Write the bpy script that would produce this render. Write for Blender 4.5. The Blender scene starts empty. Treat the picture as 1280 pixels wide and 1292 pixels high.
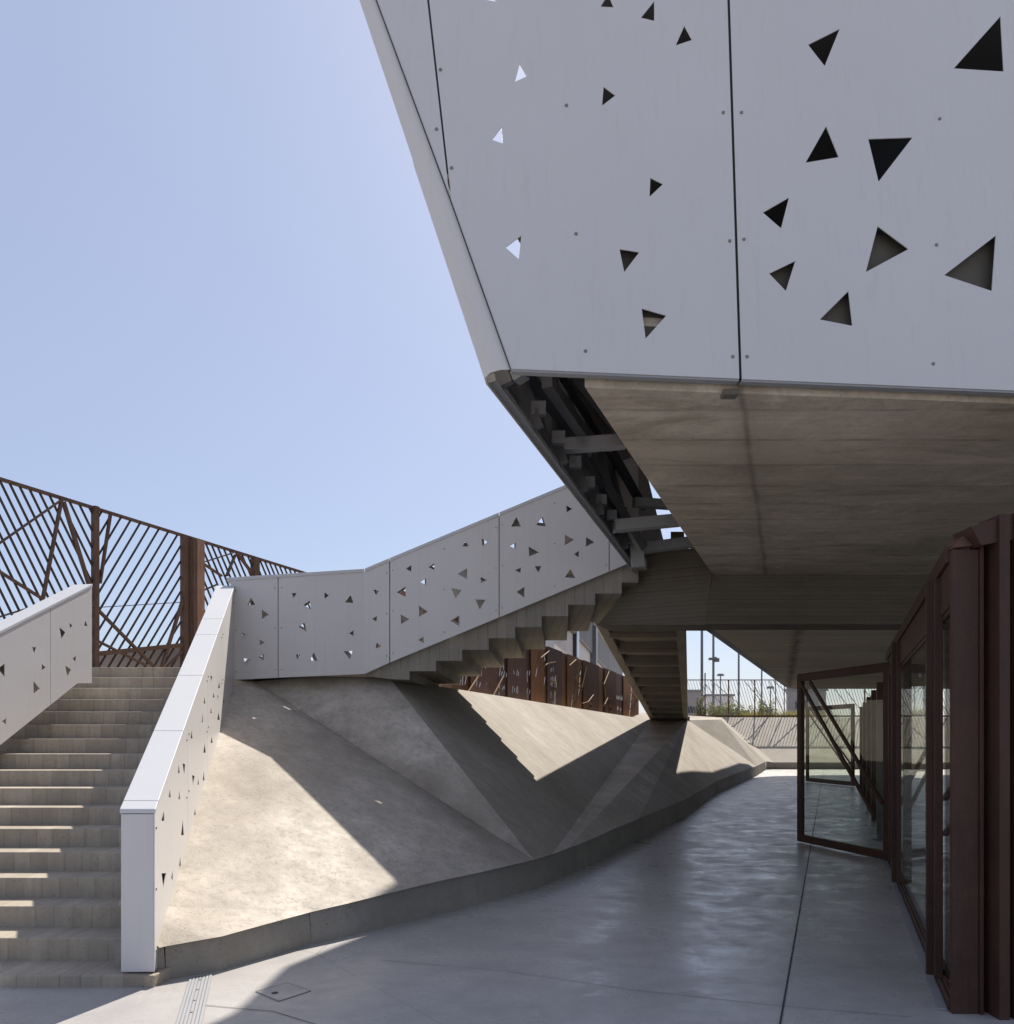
import bpy, bmesh, math, random
from mathutils import Vector, Matrix
from mathutils.geometry import delaunay_2d_cdt
random.seed(7)
sc = bpy.context.scene
COL = sc.collection
R = math.radians

# ---------------------------------------------------------------- surveying helpers
FOC, CX, HY, EYE = 1000.0, 640.0, 931.0, 1.64
CAM = Vector((0, 0, EYE))
def P(px, py, d):
    return Vector(((px - CX) / FOC * d, d, EYE - (py - HY) / FOC * d))
def ray(px, py):
    return Vector(((px - CX) / FOC, 1, -(py - HY) / FOC))
def onplane(px, py, p0, n):
    r = ray(px, py)
    return CAM + r * ((Vector(p0) - CAM).dot(n) / r.dot(n))
def floor_pt(px, py, z=0.0):
    d = FOC * (EYE - z) / (py - HY)
    return P(px, py, d)
def lerp(a, b, t): return a + (b - a) * t
def interp(tab, x):
    if x <= tab[0][0]:
        a, b = tab[0], tab[1]
    elif x >= tab[-1][0]:
        a, b = tab[-2], tab[-1]
    else:
        for a, b in zip(tab, tab[1:]):
            if a[0] <= x <= b[0]: break
    return a[1] + (b[1] - a[1]) * (x - a[0]) / (b[0] - a[0])

# ---------------------------------------------------------------- scene objects
def tag(o, label=None, cat=None, group=None, kind=None):
    if label: o['label'] = label
    if cat: o['category'] = cat
    if group: o['group'] = group
    if kind: o['kind'] = kind
    return o
def thing(name, loc, label, cat, group=None, kind=None):
    o = bpy.data.objects.new(name, None); COL.objects.link(o)
    o.empty_display_size = .2
    o.location = loc
    return tag(o, label, cat, group, kind)
def origin_of(p):
    v = Vector((0, 0, 0))
    while p is not None:
        v += p.location; p = p.parent
    return v
def link(name, verts, faces, m, parent=None, smooth=False, bevel=0, org=None):
    me = bpy.data.meshes.new(name)
    if parent is not None: base = origin_of(parent) ; loc = Vector((0, 0, 0))
    else:
        if org is None: base = Vector((0, 0, 0))
        else: base = Vector(org)
        loc = base
    me.from_pydata([tuple(Vector(v) - base) for v in verts], [], faces)
    me.validate(); me.update()
    bm = bmesh.new(); bm.from_mesh(me)
    bmesh.ops.recalc_face_normals(bm, faces=bm.faces); bm.to_mesh(me); bm.free()
    if isinstance(m, (list, tuple)):
        for k in m: me.materials.append(k)
    else: me.materials.append(m)
    o = bpy.data.objects.new(name, me); COL.objects.link(o)
    o.location = loc
    if parent is not None: o.parent = parent
    if smooth:
        for p in me.polygons: p.use_smooth = True
    if bevel:
        b = o.modifiers.new('bevel', 'BEVEL'); b.width = bevel; b.segments = 2
        b.limit_method = 'ANGLE'; b.angle_limit = R(35); b.harden_normals = False
    return o
def copy_tree(o, parent=None):
    c = o.copy(); COL.objects.link(c); c.parent = parent
    for ch in o.children: copy_tree(ch, c)
    return c

class MB:
    def __init__(s): s.v = []; s.f = []
    def add(s, vs, fs):
        n = len(s.v); s.v += [Vector(v) for v in vs]; s.f += [[i + n for i in f] for f in fs]; return s
    def hexa(s, b, t):          # four bottom points, four top points
        return s.add(list(b) + list(t), [(3, 2, 1, 0), (4, 5, 6, 7), (0, 1, 5, 4), (1, 2, 6, 5), (2, 3, 7, 6), (3, 0, 4, 7)])
    def box(s, lo, hi):
        x0, y0, z0 = lo; x1, y1, z1 = hi
        return s.hexa([(x0, y0, z0), (x1, y0, z0), (x1, y1, z0), (x0, y1, z0)], [(x0, y0, z1), (x1, y0, z1), (x1, y1, z1), (x0, y1, z1)])
    def bar(s, p, q, w, t, up=(0, 1, 0)):   # w across, t along `up`
        p = Vector(p); q = Vector(q); d = (q - p).normalized(); u = Vector(up)
        u = (u - d * u.dot(d)).normalized(); a = d.cross(u) * w / 2; u = u * t / 2
        return s.hexa([p - a - u, p + a - u, p + a + u, p - a + u], [q - a - u, q + a - u, q + a + u, q - a + u])
    def tube(s, p, q, r0, r1=None, n=10, cap=True):
        r1 = r0 if r1 is None else r1
        p = Vector(p); q = Vector(q); d = (q - p).normalized()
        a = d.orthogonal().normalized(); b = d.cross(a)
        vs = []
        for c, r in ((p, r0), (q, r1)):
            vs += [c + a * r * math.cos(2 * math.pi * i / n) + b * r * math.sin(2 * math.pi * i / n) for i in range(n)]
        fs = [(i, (i + 1) % n, n + (i + 1) % n, n + i) for i in range(n)]
        if cap: fs += [tuple(range(n))[::-1], tuple(range(n, 2 * n))]
        return s.add(vs, fs)
    def prism(s, poly, vec):    # planar polygon extruded along vec (may be concave)
        poly = [Vector(p) for p in poly]; vec = Vector(vec); n = len(poly)
        tri = tri_poly(poly)
        s.add(poly, [t for t in tri]); s.add([p + vec for p in poly], [t[::-1] for t in tri])
        for i in range(n):
            j = (i + 1) % n
            s.add([poly[i], poly[j], poly[j] + vec, poly[i] + vec], [(0, 1, 2, 3)])
        return s
    def build(s, name, m, parent=None, merge=True, **k):
        o = link(name, s.v, s.f, m, parent, **k)
        if merge:
            bm = bmesh.new(); bm.from_mesh(o.data)
            bmesh.ops.remove_doubles(bm, verts=bm.verts, dist=.0004)
            bmesh.ops.recalc_face_normals(bm, faces=bm.faces); bm.to_mesh(o.data); bm.free()
        return o

def basis(n):
    n = Vector(n).normalized()
    up = Vector((0, 0, 1)) if abs(n.z) < .9 else Vector((0, 1, 0))
    u = up.cross(n).normalized(); w = n.cross(u)
    return u, w, n
def inside(p, poly):
    c = False; j = len(poly) - 1
    for i in range(len(poly)):
        a, b = poly[i], poly[j]
        if (a[1] > p[1]) != (b[1] > p[1]) and p[0] < (b[0] - a[0]) * (p[1] - a[1]) / (b[1] - a[1]) + a[0]: c = not c
        j = i
    return c
def cdt(poly2, holes2=(), extra=()):
    vs = []; es = []
    for lp in [poly2] + list(holes2):
        n = len(vs); vs += [Vector(p) for p in lp]
        es += [(n + i, n + (i + 1) % len(lp)) for i in range(len(lp))]
    vs += [Vector(p) for p in extra]
    V, E, Fc, *_ = delaunay_2d_cdt(vs, es, [], 0, 1e-6)
    out = []
    for f in Fc:
        c = sum((V[i] for i in f), Vector((0, 0))) / len(f)
        if inside(c, poly2) and not any(inside(c, h) for h in holes2): out.append(tuple(f))
    return V, out
def tri_poly(poly):
    n = Vector((0, 0, 0))
    for a, b in zip(poly, poly[1:] + poly[:1]): n += a.cross(b)
    u, w, n = basis(n)
    p2 = [Vector((p.dot(u), p.dot(w))) for p in poly]
    V, fs = cdt(p2)
    if len(V) == len(poly): return fs
    return [tuple(range(len(poly)))]
def thicken(V3, fs, off):       # triangles plus an offset copy and side walls
    n = len(V3); vs = list(V3) + [v + (off(v) if callable(off) else off) for v in V3]
    F2 = [tuple(f) for f in fs] + [tuple(i + n for i in f[::-1]) for f in fs]
    cnt = {}
    for f in fs:
        for a, b in zip(f, f[1:] + f[:1]): cnt[(a, b)] = 1
    for (a, b) in cnt:
        if (b, a) not in cnt: F2.append((b, a, a + n, b + n))
    return vs, F2
def sheet(poly3, holes3, normal, thick):
    """flat sheet with real cut-outs; `normal` points to the back, thickness goes that way"""
    u, w, n = basis(normal); o = Vector(poly3[0])
    to2 = lambda p: Vector(((p - o).dot(u), (p - o).dot(w)))
    V, fs = cdt([to2(p) for p in poly3], [[to2(p) for p in h] for h in holes3])
    return thicken([o + u * v.x + w * v.y for v in V], fs, n * thick)

# ---------------------------------------------------------------- materials
class NT:
    def __init__(s, name):
        s.m = bpy.data.materials.new(name); s.m.use_nodes = True
        s.t = s.m.node_tree; s.t.nodes.clear()
        s.out = s.n('ShaderNodeOutputMaterial'); s.b = s.n('ShaderNodeBsdfPrincipled')
        s.t.links.new(s.b.outputs[0], s.out.inputs[0]); s._pos = None
    def n(s, k, **kw):
        x = s.t.nodes.new(k)
        for a, b in kw.items(): setattr(x, a, b)
        return x
    def set(s, inp, val):
        if hasattr(val, 'is_output') or isinstance(val, bpy.types.NodeSocket): s.t.links.new(val, inp)
        else: inp.default_value = val
    def pos(s):
        if s._pos is None: s._pos = s.n('ShaderNodeNewGeometry').outputs['Position']
        return s._pos
    def map(s, scale=(1, 1, 1), rot=(0, 0, 0), src=None):
        m = s.n('ShaderNodeMapping'); s.set(m.inputs[0], src or s.pos())
        m.inputs['Scale'].default_value = scale; m.inputs['Rotation'].default_value = rot
        return m.outputs[0]
    def noise(s, scale, vec=None, detail=5, rough=.6, dist=0):
        x = s.n('ShaderNodeTexNoise'); s.set(x.inputs['Vector'], vec or s.pos())
        x.inputs['Scale'].default_value = scale; x.inputs['Detail'].default_value = detail
        x.inputs['Roughness'].default_value = rough; x.inputs['Distortion'].default_value = dist
        return x.outputs[0]
    def rng(s, v, a, b, c, d):
        x = s.n('ShaderNodeMapRange'); s.set(x.inputs[0], v)
        for i, k in enumerate((a, b, c, d)): x.inputs[i + 1].default_value = k
        return x.outputs[0]
    def math(s, op, a, b=0.0, c=0.0):
        x = s.n('ShaderNodeMath', operation=op)
        s.set(x.inputs[0], a); s.set(x.inputs[1], b); s.set(x.inputs[2], c); return x.outputs[0]
    def xyz(s, vec=None):
        x = s.n('ShaderNodeSeparateXYZ'); s.set(x.inputs[0], vec or s.pos()); return x.outputs
    def mix(s, f, a, b, mode='MIX'):
        x = s.n('ShaderNodeMix', data_type='RGBA', blend_type=mode)
        s.set(x.inputs[0], f)
        for i, c in ((6, a), (7, b)):
            s.set(x.inputs[i], (*c, 1) if isinstance(c, tuple) and len(c) == 3 else c)
        return x.outputs[2]
    def white(s, w):
        x = s.n('ShaderNodeTexWhiteNoise', noise_dimensions='1D'); s.set(x.inputs['W'], w); return x.outputs[0]
    def bump(s, h, strength=.3, dist=.01):
        x = s.n('ShaderNodeBump'); s.set(x.inputs['Height'], h)
        x.inputs['Strength'].default_value = strength; x.inputs['Distance'].default_value = dist
        s.t.links.new(x.outputs[0], s.b.inputs['Normal'])
    def fin(s, col, rough=.8, metal=0, spec=.5):
        s.set(s.b.inputs['Base Color'], (*col, 1) if isinstance(col, tuple) and len(col) == 3 else col)
        s.set(s.b.inputs['Roughness'], rough); s.set(s.b.inputs['Metallic'], metal)
        s.set(s.b.inputs['Specular IOR Level'], spec)
        return s.m
def scl(c, k): return tuple(x * k for x in c)

def concrete(name, base, boards=None, size=.12, board_var=.25, stain=.35, streak=None, pits=True, line=.25, seam=None, grain_amt=.5, cloud=False, rough=.85, warm=(1.0, .93, .82)):
    t = NT(name)
    big = t.noise(.7, detail=6, rough=.62)
    mid = t.noise(4.5, detail=7, rough=.7)
    fine = t.noise(60, detail=3)
    c = t.mix(t.rng(big, .3, .7, 0, 1), scl(base, 1 + stain * .45), tuple(b * w * (1 - stain * .55) for b, w in zip(base, warm)))
    c = t.mix(t.rng(mid, .35, .7, 0, stain * .9), c, scl(base, .62))
    c = t.mix(t.rng(fine, .35, .75, 0, .22), c, scl(base, 1.35))
    sp = t.noise(16, detail=8, rough=.75)
    c = t.mix(t.rng(sp, .5, .68, 0, stain * .6), c, tuple(b * w * .5 for b, w in zip(base, warm)))
    h = t.math('ADD', t.math('MULTIPLY', mid, .35), t.math('MULTIPLY', fine, .18))
    if streak:
        sv = t.map((1.0, 14, 2.5), (0, 0, R(streak)))
        sn = t.noise(1.5, sv, detail=7, rough=.65)
        c = t.mix(t.rng(sn, .34, .7, 0, .55), c, scl(base, .5))
        sn2 = t.noise(3.3, sv, detail=4)
        c = t.mix(t.rng(sn2, .58, .75, 0, .45), c, scl(base, 1.5))
        h = t.math('ADD', h, t.math('MULTIPLY', sn, .5))
    if boards is not None:
        ax = t.xyz()[boards]
        q = t.math('DIVIDE', ax, size); fl = t.math('FLOOR', q); fr = t.math('FRACT', q)
        wn = t.white(fl)
        c = t.mix(t.rng(wn, 0, 1, 0, board_var), c, scl(base, .45))
        wn2 = t.white(t.math('ADD', fl, 37.3))
        c = t.mix(t.rng(wn2, .5, 1, 0, board_var * .7), c, scl(base, 1.5))
        sc_ = [9, 9, 9]
        for k in range(3):
            if k != boards: sc_[k] = .8
        grain = t.noise(2.0, t.map(tuple(sc_)), detail=6, rough=.65)
        c = t.mix(t.rng(grain, .35, .68, 0, grain_amt), c, scl(base, .6))
        edge = t.math('LESS_THAN', t.math('ABSOLUTE', t.math('SUBTRACT', fr, .5)), .46)
        jn = t.rng(t.noise(3, detail=3), .4, .6, .2, 1)
        c = t.mix(t.math('MULTIPLY', t.math('MULTIPLY', t.math('SUBTRACT', 1.0, edge), line), jn), c, scl(base, .25))
        h = t.math('ADD', h, t.math('ADD', t.math('MULTIPLY', edge, .5), t.math('MULTIPLY', wn, .5)))
    if cloud:
        cv = t.noise(1.1, t.map((.7, 1.7, 1)), detail=9, rough=.72, dist=1.0)
        c = t.mix(t.rng(cv, .47, .66, 0, .6), c, tuple(b * w * .38 for b, w in zip(base, (1, .92, .78))))
        c = t.mix(t.rng(t.noise(2.3, t.map((.4, 2.2, 1)), detail=8, rough=.7), .55, .7, 0, .35), c, scl(base, 1.25))
    if pits:
        v = t.n('ShaderNodeTexVoronoi'); v.inputs['Scale'].default_value = 22
        t.set(v.inputs['Vector'], t.pos())
        pm = t.math('MULTIPLY', t.math('LESS_THAN', v.outputs[0], .13), t.math('GREATER_THAN', t.noise(3.1), .53))
        c = t.mix(t.math('MULTIPLY', pm, .6), c, scl(base, .25))
        h = t.math('SUBTRACT', h, pm)
    if seam:                       # rusty water stain along formwork joints  (x = a + b*y)
        X = t.xyz()
        for (a, b, w, s) in seam:
            wob = t.math('MULTIPLY', t.math('SUBTRACT', t.noise(2.2, detail=4), .5), w * 1.6)
            dd = t.math('ABSOLUTE', t.math('ADD', t.math('SUBTRACT', X[0], t.math('MULTIPLY_ADD', X[1], b, a)), wob))
            c = t.mix(t.math('MULTIPLY', t.rng(dd, 0, w, s, 0), t.rng(t.noise(1.7), .3, .6, .35, 1)), c, (.06, .046, .034))
    t.bump(h, .6, .016)
    return t.fin(c, rough)

def metal_paint(name, base, var=.08, rough=.38, spec=.5, grime=.3):
    t = NT(name)
    n1 = t.noise(1.1, detail=4); n2 = t.noise(1.6, t.map((14, 14, .35)), detail=6, rough=.7)
    c = t.mix(t.rng(n1, .3, .7, 0, var * 3), base, scl(base, .85))
    c = t.mix(t.rng(n2, .55, .8, 0, grime), c, tuple(b * w for b, w in zip(base, (.72, .68, .62))))
    c = t.mix(t.rng(t.noise(90, detail=2), .5, .8, 0, .05), c, scl(base, .6))
    t.bump(t.noise(1.6, detail=1), .12, .02)
    return t.fin(c, t.rng(n1, .3, .7, rough - .06, rough + .08), 0, spec)

def rust(name, base, dark, rough=.75, ribs=None):
    t = NT(name)
    n1 = t.noise(2.2, detail=7, rough=.7); n2 = t.noise(2.4, t.map((9, 9, .8)), detail=6)
    c = t.mix(t.rng(n1, .3, .7, 0, 1), base, dark)
    c = t.mix(t.rng(n2, .45, .75, 0, .6), c, scl(dark, .75))
    c = t.mix(t.rng(t.noise(55, detail=3), .5, .8, 0, .25), c, scl(base, 1.5))
    t.bump(t.math('ADD', n1, t.noise(55)), .25, .004)
    return t.fin(c, rough, 0, .25)

M = {}
M['terrain'] = concrete('cast_concrete_slope', (.50, .45, .385), stain=.95, seam=[(16.0, -1.83, .62, .34), (16.02, -1.83, .07, .3)])
M['terrain_streak'] = concrete('broomed_concrete_slope', (.40, .362, .305), stain=.55, streak=-58)
M['kerb'] = concrete('kerb_concrete', (.30, .275, .235), stain=.5)
M['stair'] = concrete('stair_concrete', (.43, .375, .30), boards=0, size=.14, board_var=.3, stain=.6, line=.32)
M['flight'] = concrete('board_concrete_side', (.33, .305, .26), boards=0, size=.13, board_var=.3, stain=.3, line=.5, pits=False)
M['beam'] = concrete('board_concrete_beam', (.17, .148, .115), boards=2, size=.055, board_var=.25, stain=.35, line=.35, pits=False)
M['soffit'] = concrete('board_concrete_soffit', (.66, .575, .455), boards=1, size=.52, board_var=.32, stain=.95, line=.45, grain_amt=.28, cloud=True,
                       seam=[(-.29, .355, .035, .5), (-.29, .355, .16, .22)])
M['soffit_far'] = concrete('board_concrete_far_soffit', (.72, .64, .50), boards=1, size=.45, board_var=.5, stain=.3, line=.5, pits=False,
                       seam=[(.25, .345, .12, .85)])
M['edge_shade'] = concrete('slab_edge_shade', (.11, .10, .08), stain=.3, pits=False)  # slab edge tone with its shade put into the colour
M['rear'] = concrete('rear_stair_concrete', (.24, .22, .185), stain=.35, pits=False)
M['bank'] = concrete('far_bank_concrete', (.42, .385, .33), stain=.3, pits=False)
M['white'] = metal_paint('white_coated_aluminium', (.64, .613, .592))
M['white_top'] = metal_paint('white_coping_paint', (.58, .58, .585), rough=.5)
M['back'] = metal_paint('aluminium_back_face', (.22, .225, .235), rough=.5)
M['dark_steel'] = metal_paint('dark_grey_steel', (.12, .12, .125), rough=.5)
M['galv'] = metal_paint('galvanised_steel', (.33, .335, .34), rough=.45)
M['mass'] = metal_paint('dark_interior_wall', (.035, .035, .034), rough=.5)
M['rust'] = rust('weathered_steel', (.20, .10, .06), (.10, .055, .04))
M['rust_lit'] = rust('weathered_steel_sunlit', (.40, .25, .165), (.27, .155, .10))  # paler rust for the box post: sunlight on it put into the colour
M['fence_rust'] = rust('fence_weathered_steel', (.17, .105, .075), (.105, .066, .05))
M['bars'] = rust('weathered_bar_steel', (.07, .052, .05), (.042, .036, .038))
M['frame'] = rust('brown_painted_frame', (.088, .042, .028), (.056, .029, .021), rough=.5)
M['lamp'] = metal_paint('lamp_post_paint', (.16, .17, .19), rough=.5)
M['bolt'] = metal_paint('bolt_head_steel', (.22, .2, .17), rough=.35)

def polished():
    t = NT('polished_floor_concrete')
    b = (.48, .455, .43)
    n1 = t.noise(.55, detail=6, rough=.62); n2 = t.noise(2.6, t.map((.8, 1.25, 1)), detail=7, rough=.68, dist=.6)
    n3 = t.noise(45, detail=4)
    c = t.mix(t.rng(n1, .3, .7, 0, 1), scl(b, 1.12), scl(b, .74))
    c = t.mix(t.rng(n2, .4, .72, 0, .6), c, scl(b, .52))
    n4 = t.noise(1.4, t.map((1, .8, 1), (0, 0, .5)), detail=9, rough=.72, dist=1.2)
    c = t.mix(t.rng(n4, .5, .66, 0, .5), c, scl(b, .62)); c = t.mix(t.rng(n4, .42, .33, 0, .4), c, scl(b, 1.2))
    c = t.mix(t.rng(n3, .4, .8, 0, .2), c, scl(b, 1.25))
    crack = t.n('ShaderNodeTexVoronoi', feature='DISTANCE_TO_EDGE'); crack.inputs['Scale'].default_value = .23
    t.set(crack.inputs['Vector'], t.map((1, 1, 0), src=t.pos()))
    cr = t.math('MULTIPLY', t.math('LESS_THAN', crack.outputs[0], .0012), .35)
    c = t.mix(cr, c, scl(b, .3))
    rg = t.math('ADD', t.rng(n2, .3, .72, .12, .36), t.rng(n4, .35, .65, .0, .2))
    t.bump(t.math('ADD', t.math('MULTIPLY', n2, .22), t.math('MULTIPLY', n3, .06)), .06, .02)
    return t.fin(c, rg, 0, .5)
M['floor'] = polished()

def glass():
    m = bpy.data.materials.new('clear_glass'); m.use_nodes = True
    nt = m.node_tree; nt.nodes.clear()
    o = nt.nodes.new('ShaderNodeOutputMaterial'); mx = nt.nodes.new('ShaderNodeMixShader')
    tr = nt.nodes.new('ShaderNodeBsdfTransparent'); gl = nt.nodes.new('ShaderNodeBsdfGlossy'); lw_ = nt.nodes.new('ShaderNodeLayerWeight'); fr = nt.nodes.new('ShaderNodeMath'); pw = nt.nodes.new('ShaderNodeMath')
    tr.inputs[0].default_value = (.90, .93, .895, 1); gl.inputs['Roughness'].default_value = .01
    lw_.inputs[0].default_value = .5; pw.operation = 'POWER'; pw.inputs[1].default_value = 4.0; nt.links.new(lw_.outputs['Facing'], pw.inputs[0])
    fr.operation = 'MULTIPLY_ADD'; fr.inputs[1].default_value = .8; fr.inputs[2].default_value = .04; nt.links.new(pw.outputs[0], fr.inputs[0])
    nt.links.new(fr.outputs[0], mx.inputs[0]); nt.links.new(tr.outputs[0], mx.inputs[1]); nt.links.new(gl.outputs[0], mx.inputs[2])
    nt.links.new(mx.outputs[0], o.inputs[0])
    return m
M['glass'] = glass()
def leaf(name, a, b):
    t = NT(name)
    c = t.mix(t.rng(t.noise(3.5, detail=3), .3, .7, 0, 1), a, b)
    tl = t.n('ShaderNodeBsdfTranslucent'); mx = t.n('ShaderNodeMixShader'); mx.inputs[0].default_value = .5
    t.set(tl.inputs[0], t.mix(.5, c, (.34, .36, .10))); t.fin(c, .7)
    t.t.links.new(t.b.outputs[0], mx.inputs[1]); t.t.links.new(tl.outputs[0], mx.inputs[2]); t.t.links.new(mx.outputs[0], t.out.inputs[0]); return t.m
M['leaf'] = leaf('bush_leaves', (.30, .31, .13), (.18, .20, .08))
M['dry'] = leaf('dry_grass_blades', (.30, .20, .10), (.20, .16, .07))
M['dirt'] = concrete('terrace_ground', (.33, .29, .24), stain=.4, pits=False)
M['render_grey'] = concrete('far_render_grey', (.33, .31, .33), stain=.15, pits=False)
M['render_white'] = concrete('far_render_white', (.74, .74, .74), stain=.05, pits=False)
M['render_blue'] = concrete('far_cladding_grey', (.22, .225, .245), stain=.15, pits=False)
M['pane_dark'] = metal_paint('dark_window_pane', (.05, .055, .065), rough=.2)

# ---------------------------------------------------------------- kerb line and terrain
KB = [(120, 1262), (165, 1248), (210, 1237), (245, 1231), (280, 1225), (335, 1209), (394, 1192), (440, 1182), (481, 1172), (551, 1155), (610, 1139.5), (674, 1121), (700, 1112), (722, 1102),
      (748, 1090), (771, 1077), (795, 1065.5), (819, 1053), (843, 1041), (867, 1029), (886, 1015), (904, 1002), (930, 990), (955, 979), (967, 971)]
KZ = [(120, .22), (210, .23), (394, .26), (551, .31), (674, .31), (771, .33), (867, .35), (904, .37), (955, .42), (967, .42)]
def kb(px): return floor_pt(px, interp(KB, px))
def kt(px):
    p = kb(px); return Vector((p.x, p.y, interp(KZ, px)))
mb = MB()
kpx = [201, 210, 225, 245, 262, 280, 300, 335, 365, 394, 420, 440, 481, 515, 551, 580, 610, 640, 674, 690, 706, 722, 735, 748, 760, 771, 783, 795, 806, 819, 831, 843, 855, 867, 877, 886, 895, 904, 917, 930, 943, 955, 961, 967]
top_in = []
for a, b in zip(kpx, kpx[1:]):
    A, B = kb(a), kb(b); At, Bt = kt(a), kt(b)
    d = (B - A).normalized(); n = Vector((-d.y, d.x, 0))
    mb.add([A - Vector((0, 0, .05)), B - Vector((0, 0, .05)), Bt + n * .035, At + n * .035], [(0, 1, 2, 3)])
    mb.add([At + n * .035, Bt + n * .035, Bt + n * .16 + Vector((0, 0, .012)), At + n * .16 + Vector((0, 0, .012))], [(0, 1, 2, 3)])
n0 = kb(210) - kb(201); n0 = Vector((-n0.y, n0.x, 0)).normalized()
A = kb(201); At = kt(201); Bx = Vector((-.30, .02, 0))
mb.add([A + Bx - Vector((0, 0, .05)), A - Vector((0, 0, .05)), At + n0 * .035, At + Bx + n0 * .035], [(0, 1, 2, 3)])
mb.add([At + Bx + n0 * .035, At + n0 * .035, At + n0 * .16 + Vector((0, 0, .012)), At + Bx + n0 * .16 + Vector((0, 0, .012))], [(0, 1, 2, 3)])
far_k = []
for x in (13.9, 18, 24, 32, 44):
    far_k.append((Vector((x, 41.2, 0)), Vector((x, 41.24, .36))))
last = (kb(967), kt(967))
for k in far_k:
    mb.add([last[0], k[0], k[1], last[1]], [(0, 1, 2, 3)])
    mb.add([last[1], k[1], k[1] + Vector((0, .15, .01)), last[1] + Vector((0, .15, .01))], [(0, 1, 2, 3)])
    last = k
kerb = mb.build('kerb', M['kerb'], None, bevel=.012)
tag(kerb, kind='structure', label='low cast concrete kerb curving along the foot of the slopes')

ZT = 2.3
C1 = P(322, 860, 10.6); Rr = P(492, 856, 10.95); Rr.z = 2.46
T2a = P(821, 908, 32); T2b = P(868, 908, 32); T2a.z = T2b.z = EYE + .0225 * 32
T3 = P(910, 908, 35); T4 = Vector((12.2, 45, 2.8))
KE = kt(967) ; K5 = kt(674)
slope_a = [kt(x) for x in kpx if x <= 674]
def tri_strip(pts, nsub=1): return pts
def facet(name, poly, m, label, sub=0):
    n = Vector((0, 0, 0))
    for a, b in zip(poly, poly[1:] + poly[:1]): n += a.cross(b)
    tri = tri_poly([Vector((p.x, p.y, 0)) for p in poly])
    o = link(name, poly, tri, m, None, smooth=False)
    return tag(o, kind='structure', label=label)
A_poly = slope_a + [K5, C1, Vector((-3.75, 10.9, 2.60)), Vector((-2.75, 5.6, .46))]
A_poly = [p for i, p in enumerate(A_poly) if i == 0 or (p - A_poly[i - 1]).length > .01]
def smooth_facet(name, poly, m, label, crown=0.0):
    # fine triangulation of a nearly flat facet so that a slight unevenness can be modelled
    p2 = [Vector((p.x, p.y)) for p in poly]
    # least squares plane
    xs = [p.x for p in poly]; ys = [p.y for p in poly]
    extra = []
    st = max(.35, (max(ys) - min(ys)) / 30)
    V, fs = cdt(p2)
    def zat(q):
        for f in fs:
            a, b, c = [V[i] for i in f]
            den = (b.y - c.y) * (a.x - c.x) + (c.x - b.x) * (a.y - c.y)
            if abs(den) < 1e-9: continue
            l1 = ((b.y - c.y) * (q.x - c.x) + (c.x - b.x) * (q.y - c.y)) / den
            l2 = ((c.y - a.y) * (q.x - c.x) + (a.x - c.x) * (q.y - c.y)) / den
            l3 = 1 - l1 - l2
            if min(l1, l2, l3) > -1e-6:
                zz = []
                for i in f:
                    zz.append(min(poly, key=lambda p: (p.x - V[i].x) ** 2 + (p.y - V[i].y) ** 2).z)
                return l1 * zz[0] + l2 * zz[1] + l3 * zz[2]
        return None
    verts = [Vector((v.x, v.y, min(poly, key=lambda p: (p.x - v.x) ** 2 + (p.y - v.y) ** 2).z)) for v in V]
    return tag(link(name, verts, fs, m, None), kind='structure', label=label)
smooth_facet('concrete_slope', A_poly, M['terrain'], 'broad sunlit concrete slope rising beside the white stair parapet')
Rk = kt(668)
smooth_facet('concrete_slope', [C1, K5, Rr, P(452, 848, 10.9)], M['terrain'], 'steep triangular concrete facet below the white landing parapet')
Ka, Kb_, Kc = kt(697), kt(715), kt(806)
seg = lambda a, b: [kt(x) for x in kpx if a < x < b]
smooth_facet('concrete_slope', [Rr, K5] + seg(674, 697) + [Ka, T2a], M['terrain_streak'], 'streaked concrete slope with sunlit triangle under the upper flight')
smooth_facet('concrete_slope', [T2a, Ka] + seg(697, 715) + [Kb_, T2b], M['terrain'], 'narrow pale concrete gully leading to the rear stair foot')
smooth_facet('concrete_slope', [T2b, Kb_] + seg(715, 806) + [Kc], M['terrain'], 'dark shaded concrete facet right of the narrow gully')
smooth_facet('concrete_slope', [T2b, Kc] + seg(806, 967) + [KE, T3], M['terrain_streak'], 'long concrete slope running along the kerb to its far end')
# far bank and terraces
tag(link('concrete_bank', [KE, far_k[0][1], far_k[2][1], far_k[4][1], Vector((44, 45, 2.8)), Vector((24, 45, 2.8)), T4, T3], [(0, 1, 6, 7), (1, 2, 5, 6), (2, 3, 4, 5)], M['bank']), kind='structure', label='sunlit concrete bank at the far end of the plaza')
tv = [Rr, T2a, T2b, T3, T4, Vector((44, 45, 2.8)), Vector((900, 60, 2.85)), Vector((900, 2500, 2.85)), Vector((-900, 2500, 2.6)), Vector((-900, 13, 2.5)), Vector((-5, 13.2, 2.45)), Vector((-2.4, 11.4, 2.46))]
tf = tri_poly([Vector((p.x, p.y, 0)) for p in tv])
tag(link('ground', [p - Vector((0, 0, .004)) for p in tv], tf, M['dirt']), kind='structure', label='raised terrace ground behind the slopes')
fl = MB(); fl.add([(-70, -70, 0), (70, -70, 0), (70, 41.3, 0), (-70, 41.3, 0)], [(0, 1, 2, 3)])
tag(fl.build('plaza_floor', M['floor'], None), kind='structure', label='polished grey concrete plaza floor')

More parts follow.
